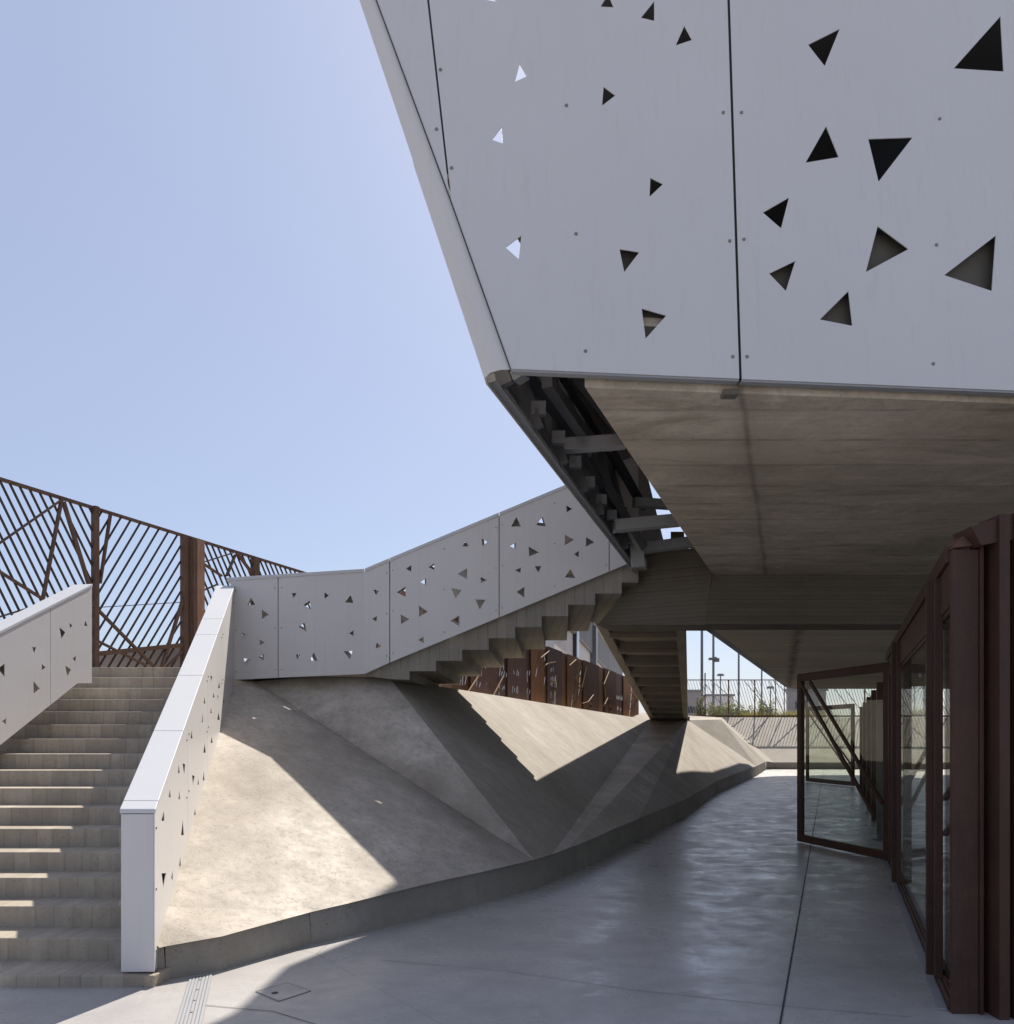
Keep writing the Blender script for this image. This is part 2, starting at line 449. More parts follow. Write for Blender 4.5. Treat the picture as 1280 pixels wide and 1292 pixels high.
# floor joints, drain, manhole
def strip_on_floor(name, pts, w, z, m, label):
    mb = MB()
    pts = [Vector((p.x, p.y, z)) for p in pts]
    for a, b in zip(pts, pts[1:]):
        d = (b - a).normalized(); n = Vector((-d.y, d.x, 0)) * w / 2
        mb.add([a - n, b - n, b + n, a + n], [(0, 1, 2, 3)])
    return tag(mb.build(name, m, None), kind='structure', label=label)
M['tray'] = metal_paint('drain_tray', (.27, .27, .275)); M['outline'] = metal_paint('worn_cover_edge', (.20, .20, .205))
M['joint'] = NT('joint_filler').fin((.045, .045, .05), .7)
j0, j1 = floor_pt(985, 1291), floor_pt(1023, 1070)
strip_on_floor('floor_joint', [j0 + (j0 - j1) * .6, j1, j0 + (j1 - j0) * 4.6], .012, .004, M['joint'], 'long straight joint in the plaza floor')
strip_on_floor('floor_joint', [floor_pt(245, 1268), floor_pt(345, 1277), floor_pt(420, 1300)], .006, .004, M['joint'], 'fine cracked joint in the floor near the manhole')
strip_on_floor('floor_joint', [floor_pt(480, 1212), floor_pt(640, 1226), floor_pt(800, 1250), floor_pt(985, 1270), floor_pt(1150, 1284)], .004, .004, M['joint'], 'fine joint crossing the floor')
# drain grating
g = thing('drain_grating', floor_pt(245, 1262), 'narrow slotted steel drain grating set in the lit floor by the kerb', 'drain')
ga, gb = floor_pt(254, 1232), floor_pt(236, 1302)
d = (gb - ga).normalized(); n = Vector((-d.y, d.x, 0)); L = (gb - ga).length + .5; W = .145
gm = MB(); gm.add([ga - n * W / 2 + Vector((0, 0, .004)), ga + n * W / 2 + Vector((0, 0, .004)), ga + n * W / 2 + d * L + Vector((0, 0, .004)), ga - n * W / 2 + d * L + Vector((0, 0, .004))], [(0, 1, 2, 3)])
gm.build('tray', M['tray'], g)
gm = MB()
for k in range(7):
    o = n * (-W / 2 + (k + .5) * W / 7)
    gm.bar(ga + o + Vector((0, 0, .007)), ga + o + d * L + Vector((0, 0, .007)), W / 7 * .72, .006, (0, 0, 1))
gm.build('bar_grid', M['galv'], g)
for k in range(5):
    gm = MB(); p = ga + d * (.12 + k * .22) + Vector((0, 0, .0105)); gm.tube(p, p + Vector((0, 0, .003)), .008, n=8); gm.build('screw', M['bolt'], g)
# manhole
mh = thing('manhole_cover', floor_pt(352, 1254), 'square concrete manhole cover with a small dark lifting hole', 'manhole cover')
q = [floor_pt(323, 1252), floor_pt(362, 1241), floor_pt(392, 1251), floor_pt(352, 1264)]
ms = MB()
for a, b in zip(q, q[1:] + q[:1]): ms.bar(a + Vector((0, 0, .002)), b + Vector((0, 0, .002)), .007, .006, (0, 0, 1))
ms.build('frame_edge', M['outline'], mh)
qc = sum(q, Vector((0, 0, 0))) / 4
ms = MB(); ms.add([lerp(qc, p, .97) + Vector((0, 0, .004)) for p in q], [(0, 1, 2, 3)]); ms.build('lid', M['floor'], mh)
ms = MB(); hc = floor_pt(347, 1254); ms.tube(hc + Vector((0, 0, .004)), hc + Vector((0, 0, .007)), .022, n=12); ms.build('lifting_hole', M['joint'], mh)

# ---------------------------------------------------------------- front staircase
rx = lambda d: -2.336 - .24 * (d - 5.25)      # right face of the right parapet
lx = lambda d: -2.557 - .24 * (d - 5.25)      # its stair side
wx = lambda d: -4.873 + .19 * (d - 9.3)      # stair side of the left parapet
ztop = lambda d: 1.173 + .485 * (d - 5.25)    # parapet top
st = thing('staircase', (-3.6, 5.24, 0), 'wide pale concrete staircase rising between two white perforated parapets', 'staircase')
TD, RH = .3194, .155
for k in range(17):
    d0 = 5.24 + k * TD; z1 = .08 + k * RH; d1 = d0 + (TD + .02 if k < 16 else 1.9)
    z0 = -.05 if k == 0 else z1 - RH - .06
    mb = MB()
    xr0, xr1 = (lx(d0) + .06, lx(d1) + .06)
    if k == 0: xr0, xr1, d0 = kb(203).x + .01, -2.25, 5.20
    mb.hexa([(wx(d0) - .8, d0, z0), (xr0, d0, z0), (xr1, d1, z0), (wx(d1) - .8, d1, z0)],
            [(wx(d0) - .8, d0, z1), (xr0, d0, z1), (xr1, d1, z1), (wx(d1) - .8, d1, z1)])
    mb.build('step', M['stair'], st, bevel=.008)

def perf(name, polys, holes, plane, back, parent, m=None, thick=.006):
    """perforated sheet part: polys = list of pixel polygons, holes = pixel triangles, plane=(p0,n)"""
    mb = MB()
    for poly in polys:
        p3 = [onplane(x, y, *plane) for x, y in poly]
        hs = []
        for h in holes:
            c = (sum(a[0] for a in h) / 3, sum(a[1] for a in h) / 3)
            if inside(c, poly): hs.append([onplane(x, y, *plane) for x, y in h])
        v, f = sheet(p3, hs, back, thick); mb.add(v, f)
    return mb.build(name, m or M['white'], parent)
def bolts(pts, plane, nrm, parent, r=.011):
    for x, y in pts:
        p = onplane(x, y, *plane) if plane else Vector(x)
        mb = MB(); mb.tube(p, p + nrm * .007, r, r * .8, n=8); mb.build('bolt', M['bolt'], parent)

# --- right parapet of the front stair
rp = thing('stair_parapet', (-2.45, 5.25, .09), 'white perforated metal parapet with flat top on the right side of the front stair', 'parapet')
nR = Vector((1, .24, 0)).normalized()
planeR = (Vector((rx(5.25), 5.25, 0)), nR)
def Rpt(d, z): return Vector((rx(d), d, z))
zb = lambda d: -.05 + .44 * (d - 5.25) if d > 5.6 else .09
zoom8 = [[(662, 420), (652, 460), (664, 460)], [(738, 455), (732, 518), (743, 518)], [(653, 672), (672, 672), (660, 735)], [(698, 660), (692, 690), (698, 704)],
         [(728, 605), (722, 660), (733, 660)], [(752, 578), (748, 598), (754, 598)], [(788, 410), (784, 436), (791, 436)], [(686, 330), (682, 365), (690, 365)],
         [(724, 338), (721, 373), (728, 373)], [(722, 232), (719, 267), (726, 267)], [(738, 228), (748, 232), (744, 275)], [(776, 275), (787, 280), (780, 320)],
         [(801, 288), (798, 314), (804, 314)], [(823, 258), (819, 297), (826, 297)], [(827, 145), (822, 185), (831, 185)], [(836, 235), (833, 257), (838.5, 257)],
         [(774, 95), (770, 127), (778, 127)], [(782, -20), (792, -10), (786, 45)], [(818, 25), (815, 62), (820, 62)], [(855, 118), (851, 145), (859, 145)],
         [(883, 20), (878, 52), (888, 52)], [(852, 0), (850, 25), (856, 25)], [(826, -42), (823, -14), (830, -14)], [(863, -60), (860, -38), (867, -38)], [(850, -128), (858, -120), (853, -92)], [(885, -100), (881, -76), (889, -76)], [(878, -50), (882, -44), (880, -22)], [(902, -140), (898, -118), (906, -118)], [(905, -40), (901, -18), (907, -18)]]
holesR = [[onplane(x / 3.2, y / 3.2 + 892, *planeR) for x, y in t] for t in zoom8]
cuts = [5.25, 6.6, 7.8, 9.0, 10.28]
for a, b in zip(cuts, cuts[1:]):
    a2 = a + (.003 if a > 5.3 else 0); b2 = b - .003
    ds = [a2, 5.6, b2] if a < 5.3 else [a2, b2]
    poly = [Rpt(d, zb(d)) for d in ds] + [Rpt(b2, ztop(b2) - .03), Rpt(a2, ztop(a2) - .03)]
    hs = [h for h in holesR if a2 + .03 < min(p.y for p in h) and max(p.y for p in h) < b2 - .03 and all(zb(p.y) < p.z < ztop(p.y) - .05 for p in h)]
    v, f = sheet(poly, hs, -nR, .006)
    o = link('side_panel', v, f, M['white'], rp)
    for dd in (a2 + .05, b2 - .05):
        for fz in (.12, .5, .88):
            p = Rpt(dd, lerp(zb(dd), ztop(dd) - .03, fz)); mbb = MB(); mbb.tube(p, p + nR * .006, .010, .008, n=8); mbb.build('bolt', M['bolt'], o)
poly = [Vector((lx(d), d, z)) for d, z in ((5.25, .10), (5.6, .2), (10.28, 2.4), (10.28, ztop(10.28) - .03), (5.25, 1.143))]
v, f = sheet(poly, [], nR, .006); link('stair_side_panel', v, f, M['white'], rp)
for a, b in zip([5.25, 5.34, 6.33, 7.42, 8.5, 9.0], [5.34, 6.33, 7.42, 8.5, 9.0, 10.29]):
    a2, b2 = a - (.01 if a == 5.25 else -.002), b - .002
    mb = MB(); t = Vector((0, 0, .03))
    q = [Vector((lx(a2) - .008, a2, ztop(a2) - .03)), Vector((rx(a2) + .008, a2, ztop(a2) - .03)), Vector((rx(b2) + .008, b2, ztop(b2) - .03)), Vector((lx(b2) - .008, b2, ztop(b2) - .03))]
    mb.hexa(q, [p + t for p in q]); mb.build('coping', M['white_top'], rp, bevel=.004)
mb = MB(); mb.box((lx(5.25) + .002, 5.243, .09), (rx(5.25) - .002, 5.25, 1.135)); mb.build('end_panel', M['white'], rp, bevel=.002)

# --- left parapet of the front stair
lp = thing('stair_parapet', (-5.4, 8.0, 1.2), 'white perforated metal parapet on the left edge of the front stair, cut by the frame', 'parapet')
nL = Vector((1, -.19, 0)).normalized()
planeL = (Vector((wx(9.3), 9.3, 0)), nL)
tri6 = [[(480, 585), (528, 625), (498, 680)], [(560, 548), (584, 570), (568, 595)], [(692, 530), (680, 572), (706, 576)], [(258, 745), (292, 745), (278, 795)], [(338, 880), (368, 910), (338, 937)],
        [(270, 1020), (322, 1080), (272, 1125)], [(615, 815), (588, 838), (610, 865)], [(527, 895), (574, 925), (545, 985)], [(38, 880), (-20, 920), (38, 985)], [(50, 1320), (16, 1345), (50, 1372)]]
tri6 = [[(x / 6.4, y / 6.4 + 700) for x, y in t] for t in tri6]
topL = lambda x: 742 + (113 - x) * .513
botL = lambda x: 862 + (98 - x) * .80
def pan(name, x0, x1):
    bl = [(x1, topL(x1)), (x0, topL(x0))] + [(x0, botL(x0))] + ([(98, 862)] if x1 > 98 else []) + [(x1, 862 if x1 > 98 else botL(x1))]
    return perf(name, [bl], tri6, planeL, -nL, lp)
pan('side_panel', 64, 116); pan('side_panel', -90, 63.4); pan('side_panel', -330, -90.8)
mb = MB()
pts = [onplane(x, topL(x), *planeL) for x in (-330, 116)]
for a, b in [(pts[0], pts[1])]:
    q = [a + nL * .01, a - nL * .24, b - nL * .24, b + nL * .01]
    mb.hexa([p + Vector((0, 0, 0.0)) for p in q], [p + Vector((0, 0, .035)) for p in q])
mb.build('coping', M['white_top'], lp, bevel=.004)
mb = MB(); e = onplane(116, 742, *planeL); e2 = onplane(116, 862, *planeL)
q = [e2 - nL * .01, e2 - nL * .23, Vector((e.x, e.y, e.z)) - nL * .23, e - nL * .01]
mb.prism(q, (0, .006, 0)); mb.build('end_panel', M['white'], lp)
a, b = onplane(-330, topL(-330), *planeL), onplane(116, topL(116), *planeL)
c_, d_ = onplane(116, 862, *planeL), onplane(-330, botL(-330), *planeL)
v, f = sheet([p - nL * .23 for p in (a, b, c_, d_)], [], nL, .006); link('outer_panel', v, f, M['white'], lp)

# --- landing and upper flight
up = thing('upper_flight', (-.3, 9.9, 2.4), 'stepped concrete stair flight climbing from the landing to the overhanging building', 'stair flight')
FD, FB = 10.64, 13.3
zig = [(462, 853), (493, 857), (517, 858), (517, 847), (550.5, 847), (550.5, 834), (583.5, 834), (583.5, 820), (617, 820), (617, 805.5), (650.5, 805.5), (650.5, 791.5), (684, 791.5), (684, 777.5), (717.5, 777.5), (717.5, 763), (751.5, 763), (751.5, 749), (785, 749), (785, 735), (806, 735)]
lowp = [P(x, y, FD) for x, y in zig]
hi = [P(806, 700, FD), P(640, 770, FD), P(493, 828, FD), P(462, 842, FD)]
mb = MB(); mb.prism(lowp + hi, (.18, FB - FD, 0)); fo = mb.build('stepped_slab', M['flight'], up, bevel=.006)
mb = MB()
for k in range(10):
    a = P(500 + 31 * k, 834 - 13 * k, FD + .3); b = P(500 + 31 * (k + 1) + 2, 834 - 13 * k, FD + .3)
    mb.box((a.x, FD + .02, a.z - .08), (b.x, FB - .02, a.z + .07))
mb.build('treads', M['stair'], up)
ld = MB(); q = [Vector((-5.3, 10.72, 0)), Vector((-3.5, 10.50, 0)), Vector((-1.55, 10.70, 0)), Vector((-1.1, 14, 0)), Vector((-7.5, 14, 0))]
ld.prism([p + Vector((0, 0, 2.462)) for p in q], (0, 0, .096))
ldo = ld.build('landing_slab', M['stair'], None); tag(ldo, 'flat concrete landing at the head of the front stair behind the white parapet', 'landing')

# --- landing parapet (white perforated)
gp = thing('landing_parapet', (-2.6, 9.7, 2.4), 'long white perforated parapet running from the stair head along the upper flight', 'parapet')
pA, pB = P(293, 733, 10.3), P(460, 720, 10.55)
dv = (pB - pA); nA = Vector((-dv.y, dv.x, 0)).normalized()
if nA.y < 0: nA = -nA
planeA = (pA, nA)
nB = Vector((0, 1, 0)); planeB = (Vector((0, 10.55, 0)), nB)
z2 = lambda l: [[(x / 3.2 + 280, y / 3.2 + 600) for x, y in t] for t in l]
z3 = lambda l: [[(x / 4.2667 + 600, y / 4.2667 + 440) for x, y in t] for t in l]
TA = z2([[(117, 492), (103, 525), (135, 522)], [(162, 542), (190, 562), (162, 580)], [(82, 632), (103, 645), (86, 660)], [(155, 662), (172, 675), (152, 685)], [(88, 738), (120, 742), (98, 768)], [(170, 720), (148, 735), (170, 747)],
 [(283, 475), (302, 475), (290, 495)], [(355, 505), (330, 522), (360, 540)], [(415, 472), (433, 485), (415, 497)], [(520, 483), (498, 512), (532, 515)], [(335, 592), (310, 612), (342, 630)], [(532, 625), (514, 637), (532, 648)],
 [(298, 722), (318, 722), (306, 742)], [(372, 715), (355, 747), (387, 748)], [(492, 710), (528, 708), (518, 742)], [(613, 460), (635, 465), (622, 483)], [(627, 568), (606, 578), (624, 590)], [(625, 675), (645, 690), (622, 698)],
 [(765, 362), (744, 376), (765, 388)], [(858, 355), (835, 370), (858, 382)], [(825, 415), (802, 430), (825, 442)], [(742, 448), (706, 472), (743, 490)], [(722, 560), (758, 580), (724, 600)], [(796, 525), (832, 550), (797, 570)],
 [(815, 650), (793, 664), (815, 677)], [(984, 262), (973, 286), (997, 286)], [(1050, 255), (1073, 268), (1053, 284)], [(990, 375), (952, 397), (990, 418)], [(1046, 410), (1070, 422), (1046, 435)], [(928, 455), (970, 462), (944, 495)],
 [(1024, 500), (1065, 502), (1042, 540)], [(960, 565), (923, 587), (960, 608)], [(1222, 450), (1190, 470), (1222, 492)]])
TA += z3([[(222, 905), (193, 957), (245, 957)], [(362, 903), (328, 950), (380, 957)], [(490, 845), (522, 862), (492, 880)], [(482, 1000), (530, 1028), (482, 1058)], [(598, 1015), (642, 1042), (595, 1065)], [(288, 1065), (342, 1097), (290, 1118)],
 [(217, 1045), (186, 1062), (217, 1078)], [(558, 1088), (530, 1107), (556, 1122)], [(245, 1178), (214, 1192), (243, 1208)], [(320, 1172), (355, 1170), (340, 1205)], [(512, 1185), (483, 1230), (538, 1235)]])
tp = lambda x: interp([(293, 733), (351, 729), (460, 722), (492, 708.5), (630, 651), (810, 576)], x)
bt = lambda x: interp([(293, 858), (351, 855), (460, 850.5), (492, 836), (630, 779), (810, 704)], x)
quad = lambda a, b: [(a, tp(a)), (b, tp(b)), (b, bt(b)), (a, bt(a))]
def shrink(t, k, dx=0, dy=0):
    cx = sum(p[0] for p in t) / 3; cy = sum(p[1] for p in t) / 3
    return [(cx + (x - cx) * k + dx, cy + (y - cy) * k + dy) for x, y in t]
o1 = perf('front_panel', [quad(291.0, 350.6)], TA, planeA, nA, gp)
o2 = MB()
for poly, pl, nn in ((quad(351.6, 460), planeA, nA), (quad(460, 491.4), planeB, nB)):
    hs = [[onplane(x, y, *pl) for x, y in h] for h in TA if inside((sum(a[0] for a in h) / 3, sum(a[1] for a in h) / 3), poly)]
    v, f = sheet([onplane(x, y, *pl) for x, y in poly], hs, nn, .006); o2.add(v, f)
o2 = o2.build('front_panel', M['white'], gp)
o3 = perf('front_panel', [quad(492.6, 629.5)], TA, planeB, nB, gp)
o4 = perf('front_panel', [quad(630.6, 768.5)], TA, planeB, nB, gp)
o5 = perf('front_panel', [quad(769.5, 806)], TA, planeB, nB, gp)
for (o, xs, pl, nn) in ((o1, (297.5, 347), planeA, nA), (o2, (355.5, ), planeA, nA), (o2, (488,), planeB, nB), (o3, (496, 561, 626), planeB, nB), (o4, (634, 700, 765), planeB, nB)):
    for x in xs: bolts([(x, lerp(tp(x), bt(x), k)) for k in (.1, .5, .92)], pl, -nn, o, .0085)
# inner skin of the hollow parapet: same pattern, shifted, fewer cut-outs
inner = [shrink(t, 1.15, random.choice((-4, 3, 5, -2)), random.choice((-5, -1, 2))) for t in TA if random.random() < .62]
mb = MB()
for poly, pl, nn in ((quad(294, 460), (planeA[0] + nA * .17, nA), nA), (quad(460.5, 806), (planeB[0] + nB * .17, nB), nB)):
    poly = [(x, y - 2 if i < 2 else y) for i, (x, y) in enumerate(poly)] if poly[0][0] < 400 else [(460.5, tp(460.5)), (492, tp(492)), (806, tp(806)), (806, bt(806)), (492, bt(492)), (460.5, bt(460.5))]
    hs = [[onplane(x, y, *pl) for x, y in h] for h in inner if all(inside(q, poly) for q in h)]
    v, f = sheet([onplane(x, y, *pl) for x, y in poly], hs, nn, .006); mb.add(v, f)
mb.build('inner_panel', M['white'], gp)
for a, b in ((286, 351), (351, 460), (460, 492), (492, 630), (630, 806)):
    pl, nn = (planeA, nA) if b <= 460 else (planeB, nB)
    p, q = onplane(a + .4, tp(a + .4), *pl), onplane(b - .4, tp(b - .4), *pl)
    mb = MB(); t = Vector((0, 0, .045)); qq = [p - nn * .012, q - nn * .012, q + nn * .20, p + nn * .20]
    mb.hexa(qq, [k + t for k in qq]); mb.build('coping', M['white_top'], gp, bevel=.004)

# ---------------------------------------------------------------- overhanging building
bd = thing('overhanging_building', (3, 5, 3.8), 'large overhanging building with white perforated metal cladding and board marked concrete underside', 'building')
FZ = 3.84
F0 = Vector((.024, 4.72, FZ)); nF = Vector((-.085, 1, -.1)).normalized()   # nF points into the building
planeF = (F0, nF)
T1 = [[(864, 32), (853, 57), (874, 50)], [(826, 1), (809, 22), (826, 26)], [(768, -8), (758, 8), (775, 9)], [(762, 109), (760, 133), (777, 120)], [(821, 224), (820, 248), (837, 232)],
      [(782, 314), (807, 318), (788, 343)], [(810, 389), (841, 398), (815, 427)], [(656, 80), (650, 103), (665, 96)], [(633, 160), (621, 176), (635, 181)], [(658, 297), (638, 312), (655, 327)], [(612, -14), (606, -2), (627, 2)]]
T2 = [[(1060, 36), (1020, 56), (1041, 83)], [(1263, 20), (1204, 86), (1267, 90)], [(1043, 159), (1017, 205), (1059, 198)], [(1096, 175), (1152, 173), (1109, 229)], [(996, 249), (963, 268), (986, 288)],
      [(1108, 285), (1147, 314), (1093, 343)], [(1004, 329), (971, 345), (992, 367)], [(1071, 367), (1035, 403), (1076, 411)], [(1257, 297), (1192, 347), (1252, 367)],
      [(1340, 120), (1300, 190), (1370, 180)], [(1420, 60), (1400, 130), (1480, 90)], [(1330, 250), (1400, 280), (1350, 330)], [(1450, 330), (1390, 390), (1460, 410)], [(1120, -60), (1090, -30), (1130, -15)], [(980, -80), (960, -30), (1010, -50)], [(1320, -60), (1290, 10), (1350, -20)]]
fp1 = perf('facade_panel', [[(645, 465), (933.2, 477.6), (905.5, -400), (497, -400), (569.6, 248), (568.4, 251)]], T1, planeF, nF, bd)
fp0 = perf('facade_panel', [[(567.2, 248), (494, -400), (327, -400), (475, 0)]], [], planeF, nF, bd)
fp2 = perf('facade_panel', [[(936.6, 478), (1620, 507), (1600, -400), (909, -400)]], T2, planeF, nF, bd)
bolts([(715, 133), (727, 295), (739, 443), (570, 212), (913, 142), (921, 304), (925, 450)], planeF, -nF, fp1)
bolts([(551, 163), (556, 88)], planeF, -nF, fp0)
bolts([(936, 142), (939, 302), (943, 450), (1186, 150), (1182, 309), (1178, 459), (1440, 160), (1432, 470)], planeF, -nF, fp2)
mb = MB()   # return lip along the bottom edge
for a, b in (((645.5, 465), (933.2, 477.6)), ((936.6, 478), (1620, 507))):
    p, q = onplane(*a, *planeF), onplane(*b, *planeF)
    k = Vector((-.004, .055, -.001)); h = Vector((0, 0, -.012))
    mb.hexa([p + h + nF * .0075, q + h + nF * .0075, q + h + k, p + h + k], [p + nF * .0075, q + nF * .0075, q + k, p + k])
mb.build('bottom_lip', M['galv'], bd)
# mullions behind the facade joints
mb = MB()
for a, b in (((935, 474), (907, -400)), ((564, 205), (495.5, -400)), ((1180, 484), (1172, -400)), ((727, 465), (700, -400))):
    p, q = onplane(*a, *planeF) + nF * .05, onplane(*b, *planeF) + nF * .05
    mb.bar(p, q, .05, .07, nF)
mb.build('facade_mullions', M['mass'], bd)

# side cladding: ruled surface between bottom and top curves, s = 0..1 from the nose tip backwards
S0 = onplane(645, 465, *planeF)
botc = [S0 + Vector((-.004, .004, 0)), Vector((-.055, 4.732, FZ)), Vector((-.112, 4.775, FZ)), Vector((-.140, 4.845, FZ)), Vector((-.132, 4.93, FZ)), Vector((-.068, 5.12, FZ)),
        Vector((.53, 6.98, FZ)), Vector((1.12, 8.8, FZ)), Vector((1.70, 10.6, FZ)), Vector((2.3, 12.4, FZ)), Vector((2.9, 14.2, FZ)), Vector((3.6, 16.0, FZ))]
S1 = onplane(327, -400, *planeF)
tz = 8.5
k_ = (tz - FZ) / (S1.z - FZ)
St = S0 + (S1 - S0) * k_
# seam is bent at (568,250): follow it with a mid row
Sm = onplane(568.5, 250, *planeF)
topc = [St, St + Vector((-.012, .006, 0)), St + Vector((-.02, .02, 0)), St + Vector((-.026, .05, 0)), St + Vector((-.02, .12, 0)), Vector((-1.52, 5.8, tz)),
        Vector((-.72, 7.9, tz)), Vector((.02, 9.7, tz)), Vector((.70, 11.35, tz)), Vector((.74, 12.3, tz)), Vector((1.22, 13.4, tz)), Vector((2.44, 16.0, tz))]
for p in topc: p.z = tz
sv = [0, .02, .04, .06, .08, .12, .27, .42, .57, .72, .86, 1.0]
def curve(c, s):
    for i in range(len(sv) - 1):
        if s <= sv[i + 1]:
            t = (s - sv[i]) / (sv[i + 1] - sv[i]); return lerp(c[i], c[i + 1], t)
    return c[-1]
vm = (Sm.z - FZ) / (tz - FZ)
def wall(s, v):
    p = lerp(curve(botc, s), curve(topc, s), v)
    if s < .1:
        w = 1 - s / .1
        seam = lerp(S0, Sm, v / vm) if v < vm else lerp(Sm, St, (v - vm) / (1 - vm))
        lin = lerp(botc[0], topc[0], v)
        p = p + (seam - lin) * w + Vector((.012, .012, 0)) * (w * w)
    return p
def project(p): return (CX + FOC * p.x / p.y, HY - FOC * (p.z - EYE) / p.y)
def inv(px, py):
    best = (1e9, 0, 0); s0, s1, v0, v1 = .12, .75, 0, 1
    for it in range(6):
        for i in range(25):
            for j in range(25):
                s = lerp(s0, s1, i / 24); v = lerp(v0, v1, j / 24)
                x, y = project(wall(s, v)); e = (x - px) ** 2 + (y - py) ** 2
                if e < best[0]: best = (e, s, v)
        ds, dw = (s1 - s0) / 6, (v1 - v0) / 6
        s0, s1, v0, v1 = max(.12, best[1] - ds), min(.8, best[1] + ds), max(0, best[2] - dw), min(1, best[2] + dw)
    return best
wh = []
for t in (T1[8], T1[9]):
    tri = []; ok = True
    for x, y in shrink(t, 1.9 if t is T1[8] else 2.4):
        e, s, v = inv(x, y)
        if e > 9 or v > .985: ok = False
        tri.append(Vector((s, v)))
    print('hole', ok, [tuple(round(k, 3) for k in q) for q in tri])
    if ok: wh.append(tri)
outer = [Vector((s, 0)) for s in sv] + [Vector((1, v)) for v in (.25, .5, .75)] + [Vector((s, 1)) for s in sv[::-1]] + [Vector((0, v)) for v in (.85, .7, vm, .3, .15)]
ex = [Vector((s, v)) for s in sv[1:-1] for v in (.15, .3, vm, .7, .85)]
V, fs = cdt(outer, wh, ex)
V3 = [wall(min(1, max(0, p.x)), min(1, max(0, p.y))) for p in V]
vs, F2 = thicken(V3, fs, lambda v: Vector((.006, .0, 0)))
o = link('side_cladding', vs, F2, [M['white']], bd, smooth=True)
o.data.set_sharp_from_angle(angle=R(50))
mb = MB()
for a, b in ((S0, Sm), (Sm, St)): mb.bar(a + Vector((-.003, .002, 0)), b + Vector((-.003, .002, 0)), .006, .012, (0, 1, 0))
mb.build('seam_gasket', M['joint'], bd)
# inner frame of the side cladding: ribs, tubes, brackets
ribs = MB()
rib_s = [.115, .175, .235, .295, .355, .415, .475, .535]
for s in rib_s:
    p, q = wall(s, .012), wall(s, .36)
    ribs.bar(p + Vector((.075, -.02, 0)), q + Vector((.075, -.02, 0)), .05, .12, (1, -.3, 0))
ribs.build('cladding_ribs', M['dark_steel'], bd)
for v, w, nm in ((.012, .06, 'edge_angle'), (.10, .07, 'cladding_rail'), (.30, .07, 'cladding_rail')):
    mb = MB()
    ss = [.09 + i * .03 for i in range(17)]
    for a, b in zip(ss, ss[1:]):
        off = Vector((.03 if v < .05 else .17, -.01, 0))
        mb.bar(wall(a, v) + off, wall(b, v) + off, .05, w, (1, -.3, .2))
    mb.build(nm, M['galv'] if v < .05 else M['dark_steel'], bd)
for s in [.13 + .045 * i for i in range(9)]:
    for v in (.045, .13):
        c = wall(s + (.01 if v > .1 else 0), v) + Vector((.14, -.04, 0))
        mb = MB(); mb.box(c - Vector((.055, .02, .05)), c + Vector((.055, .05, .05)))
        b = mb.build('bracket', M['back'], bd, bevel=.004)
        mb = MB(); mb.tube(c + Vector((-.01, -.028, .0)), c + Vector((-.01, -.02, .0)), .014, n=8); mb.build('bolt', M['bolt'], b)
for s in [.105 + .06 * i for i in range(8)]:   # stiffened inner sheets between ribs
    a, b = wall(s + .012, .03), wall(s + .048, .03); c, dd = wall(s + .048, .34), wall(s + .012, .34)
    off = Vector((.05, -.016, 0))
    v, f = sheet([p + off for p in (a, b, c, dd)], [], Vector((1, -.32, .3)), .03); link('stiffener_tray', v, f, M['dark_steel'], bd)

# slabs
SL = lambda d: .458 + .40 * (d - 4.82)          # left edge of the near slab
Z1, Z1T = 3.79, 4.24
DB = 10.44; ZB = EYE + .143 * DB
fb_ = lambda X: 4.74 + .085 * (X - .024)
sl1 = MB()
near = [Vector((SL(4.86), 4.86, Z1)), Vector((2, fb_(2) + .08, Z1)), Vector((5, fb_(5) + .08, Z1)), Vector((14, fb_(14) + .08, Z1)), Vector((14, DB + .2, Z1)), Vector((SL(DB + .2), DB + .2, Z1))]
sl1.prism(near, (0, 0, Z1T - Z1)); sl1.build('near_slab', M['soffit'], bd, bevel=.01)
ups = MB(); ups.prism([Vector((.62, fb_(.62) + .045, Z1 + .07)), Vector((14, fb_(14) + .045, Z1 + .07)), Vector((14, fb_(14) + .07, Z1 + .07)), Vector((.62, fb_(.62) + .07, Z1 + .07))], (0, .115, 1.02)); ups.build('slab_shade_sheet', M['edge_shade'], bd)  # dark sheet added over the slab edge, standing in for shade
# small broken corner block at the panel joint
p = P(919, 486, 4.98); mb = MB(); mb.box((p.x - .05, 4.90, Z1 - .025), (p.x + .045, 4.98, Z1 + .01)); mb.build('fixing_block', M['beam'], bd, bevel=.006)
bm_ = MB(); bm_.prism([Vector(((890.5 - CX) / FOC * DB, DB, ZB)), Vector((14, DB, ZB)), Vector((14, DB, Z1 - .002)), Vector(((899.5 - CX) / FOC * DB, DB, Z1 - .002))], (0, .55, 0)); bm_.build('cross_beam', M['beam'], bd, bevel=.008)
LE = DB - .003
dl = lambda x: lerp(11.1, DB + .002, (x - 754) / (895 - 754.0))
le = [P(x, y, dl(x)) for x, y in ((754, 788.5), (800, 734), (811, 695), (872, 692), (880, 655), (893, 655), (898.8, 725.5), (890.0, 788.3))]
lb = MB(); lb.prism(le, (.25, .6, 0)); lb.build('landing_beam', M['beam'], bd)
SL2 = lambda d: 2.85 + .443 * (d - 10.96)
ZS2 = ZB + .012
s2 = MB(); s2.prism([Vector((SL2(DB + .56), DB + .56, ZS2)), Vector((22, DB + .56, ZS2)), Vector((30, 24.4, ZS2)), Vector((SL2(24.4), 24.4, ZS2))], (0, 0, .7)); s2.build('far_slab', M['soffit_far'], bd)
ed = MB()
